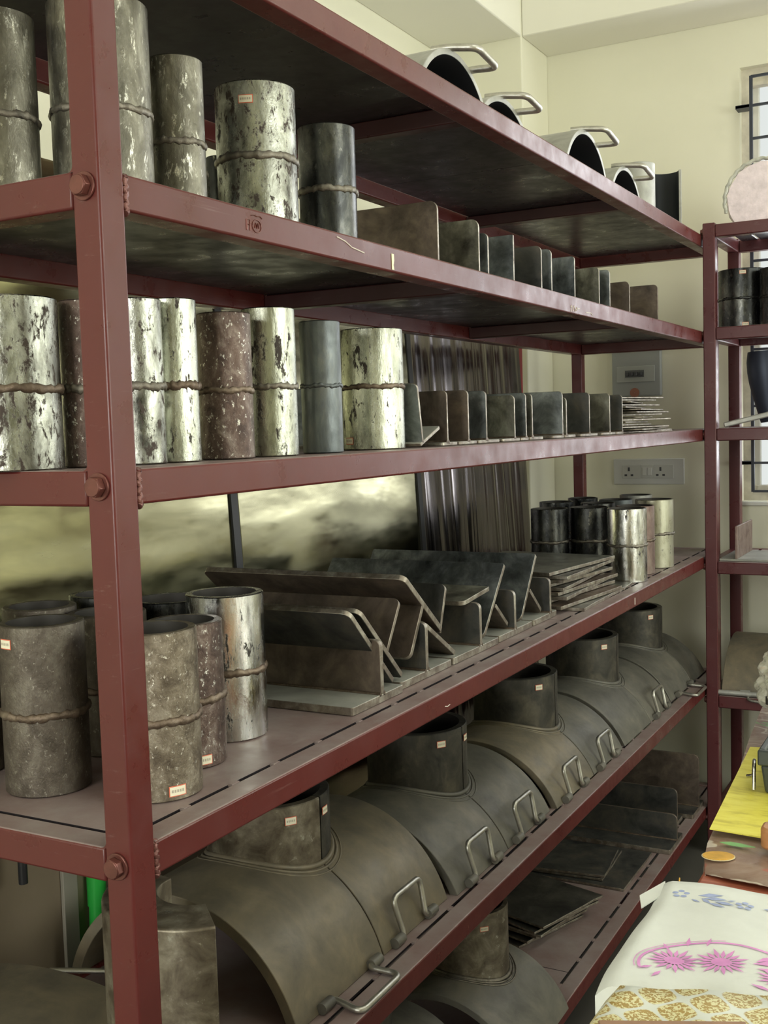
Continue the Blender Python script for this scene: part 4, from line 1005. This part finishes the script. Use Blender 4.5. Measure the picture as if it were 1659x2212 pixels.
for i in range(nu):
    bm.faces.new((top[i][0], bot[i][0], bot[i + 1][0], top[i + 1][0])); bm.faces.new((top[i][nv], top[i + 1][nv], bot[i + 1][nv], bot[i][nv]))
for j in range(nv):
    bm.faces.new((top[0][j], top[0][j + 1], bot[0][j + 1], bot[0][j])); bm.faces.new((top[nu][j], bot[nu][j], bot[nu][j + 1], top[nu][j + 1]))
M_BAG = plain('off_white_paper', (.72, .745, .71), .6, var=.04, vscale=30, bscale=60, bstr=.3)
obj('bag_body', bm, M_BAG, bg, 70)
bm = bmesh.new(); prism(bm, [(0, 0), (-.0155, -.030), (-.008, -.052), (.006, -.02)], (-.034, .098, .024), (1, 0, .1), (0, 1, .1), (0, 0, 1), .001); obj('side_flap', bm, M_BAG, bg)
M_PINK = plain('pink_print', (.70, .28, .62), .5, var=.15, vscale=80); M_BLUE = plain('blue_print', (.36, .42, .66), .5, var=.2, vscale=80)
def on_bag(pts, dz=.0008):     # printed shape following the bag surface (local x, y)
    out = []
    for x, y in pts:
        v = (y + .118) / .226; xl = -.032 - .004 * v - .003 * math.sin(v * 6); u = max(0, (x - xl) / .30)
        out.append((x, y, bag_surf(u, v)[2] + dz))
    return out
def printed(name, polys, mat):
    bm = bmesh.new()
    for P_ in polys:
        cx = sum(p[0] for p in P_) / len(P_); cy = sum(p[1] for p in P_) / len(P_)
        Q = on_bag([(cx, cy)] + list(P_)); vs = [bm.verts.new(q) for q in Q]
        for k in range(len(P_)): bm.faces.new((vs[0], vs[1 + k], vs[1 + (k + 1) % len(P_)]))
    return obj(name, bm, mat, bg)
def band(cx, cy, a, b_, a0, a1, wd, n=40):
    out = []
    for k in range(n):
        q = [(cx + (a + s) * math.cos(t_), cy + (b_ + s) * math.sin(t_)) for t_, s in ((math.radians(a0 + (a1 - a0) * k / n), 0), (math.radians(a0 + (a1 - a0) * (k + 1) / n), 0), (math.radians(a0 + (a1 - a0) * (k + 1) / n), wd), (math.radians(a0 + (a1 - a0) * k / n), wd))]
        out.append(q)
    return out
def petal(cx, cy, ang, r0, r1, w_):
    c, s = math.cos(ang), math.sin(ang); pts = [(r0, 0), (r0 + (r1 - r0) * .45, w_), (r1, 0), (r0 + (r1 - r0) * .45, -w_)]
    return [(cx + x * c - y * s, cy + x * s + y * c) for x, y in pts]
OX, OY = .055, -.065      # oval centre in bag coordinates
printed('printed_oval', band(OX, OY, .066, .049, 5, 200, .0022, 60) + band(OX, OY, .0705, .053, 100, 200, .0006, 40), M_PINK)
fl1 = []
for (cx, cy, R_, n) in ((.012, -.056, .019, 17), (.046, -.046, .019, 17), (.092, -.056, .017, 16)):
    for k in range(n): fl1.append(petal(cx, cy, 2 * PI * k / n + .2, R_ * .3, R_ * (1 + .18 * (k % 2)), R_ * .10))
    fl1.append([(cx + R_ * .42 * math.cos(2 * PI * k / 12), cy + R_ * .36 * math.sin(2 * PI * k / 12)) for k in range(12)])
for (cx, cy, a, l) in ((.068, -.040, .5, .03), (.072, -.046, .15, .032), (.070, -.036, .9, .02), (.004, -.040, 2.2, .012), (.016, -.028, 1.7, .014), (.030, -.024, 1.5, .013), (.000, -.075, 4, .014), (.008, -.08, 4.4, .014), (.073, -.075, -.3, .018), (.08, -.032, .1, .028)):
    fl1.append(petal(cx, cy, a, 0, l, l * .13))
printed('printed_flower', fl1, M_PINK)
bl = []
for fx, fy in ((-.013, .070), (.043, .064), (.100, .062)):
    for k in range(5): 
        a = 2 * PI * k / 5 + .4; bl.append([(fx + .0052 * math.cos(a) + .0028 * math.cos(t_), fy + .0052 * math.sin(a) + .0022 * math.sin(t_)) for t_ in [2 * PI * q / 10 for q in range(10)]])
for (cx, cy, a, l) in ((.002, .070, .25, .022), (.008, .066, .1, .02), (.006, .066, -.75, .014), (.018, .062, -.1, .018), (.014, .058, -.35, .016), (.058, .066, .2, .018), (.066, .060, -.7, .013), (.072, .061, .35, .016), (.078, .058, -.2, .018), (.028, .066, .5, .008), (-.002, .062, -.5, .01)):
    bl.append(petal(cx, cy, a, 0, l, l * .16))
printed('printed_leaf_border', bl, M_BLUE)
# gold damask wrapped box in front
m, nt, b, N, L = new_mat('gold_damask_paper'); v = coords(nt, (1, 1, 1), False)
sep = N.new('ShaderNodeSeparateXYZ'); L.new(v, sep.inputs[0])
def mth(op, a, b_=None):
    n_ = N.new('ShaderNodeMath'); n_.operation = op
    for i, q in enumerate((a, b_)):
        if q is None: continue
        if isinstance(q, (int, float)): n_.inputs[i].default_value = q
        else: L.new(q, n_.inputs[i])
    return n_.outputs[0]
u = mth('MULTIPLY', mth('ADD', sep.outputs[0], sep.outputs[1]), 2 * PI / .074); v2 = mth('MULTIPLY', mth('SUBTRACT', sep.outputs[0], sep.outputs[1]), 2 * PI / .074)
lat = mth('MULTIPLY', mth('COSINE', u), mth('COSINE', v2)); lat = mth('ABSOLUTE', lat)
motif = ramp(nt, lat, [(.12, g(0)), (.2, g(1))])
w_ = N.new('ShaderNodeTexWave'); w_.wave_type = 'RINGS'; w_.inputs['Scale'].default_value = 75; w_.inputs['Distortion'].default_value = 12; w_.inputs['Detail'].default_value = 2; w_.inputs['Detail Scale'].default_value = 3; L.new(v, w_.inputs['Vector'])
fine = ramp(nt, w_.outputs['Fac'], [(.42, g(0)), (.55, g(1))])
gold = mixc(nt, fine, (.74, .70, .42), (.42, .29, .09)); col = mixc(nt, motif, (.70, .73, .68), gold)
L.new(col, b.inputs['Base Color']); b.inputs['Roughness'].default_value = .42
gd = thing('gift_wrapped_box', 'box covered in gold and white damask paper in the bottom right corner', 'box', (.45, 0, TZ))
bm = bmesh.new(); nu = 30
rows = []
for i in range(nu + 1):
    u_ = i / nu; row = []
    for j in range(13):
        v_ = j / 12
        x = -.034 + .30 * u_ + (.010 * v_ - .004); y = -.19 + (.222 + .10 * u_) * v_
        e = min(1, u_ / .08); z = .035 * math.sin(e * PI / 2) * (1 if j < 12 else .35) + .003 + .0012 * math.sin(u_ * 30 + v_ * 7) * (1 - .5 * u_)
        row.append(bm.verts.new((x, y, z)))
    rows.append(row)
for i in range(nu):
    for j in range(12): bm.faces.new((rows[i][j], rows[i + 1][j], rows[i + 1][j + 1], rows[i][j + 1]))
lo = [[bm.verts.new((r_[j].co.x, r_[j].co.y, .0012)) for j in (0, 12)] for r_ in rows]
for i in range(nu):
    bm.faces.new((rows[i][0], lo[i][0], lo[i + 1][0], rows[i + 1][0])); bm.faces.new((rows[i][12], rows[i + 1][12], lo[i + 1][1], lo[i][1])); bm.faces.new((lo[i][0], lo[i][1], lo[i + 1][1], lo[i + 1][0]))
bm.faces.new([rows[0][j] for j in range(13)] + [lo[0][1], lo[0][0]]); bm.faces.new([rows[nu][j] for j in range(12, -1, -1)] + [lo[nu][0], lo[nu][1]])
obj('wrapping', bm, m, gd, 60)
ce = obj('cardboard_edge', bx(0, .098, -.14, 0, -.001, .0015), plain('brown_cardboard', (.33, .19, .12), .6, var=.15, vscale=20), gd, bevel=.0008)
ce.location = (-.006, -.042, .0415); ce.rotation_euler = (0, 0, .42)
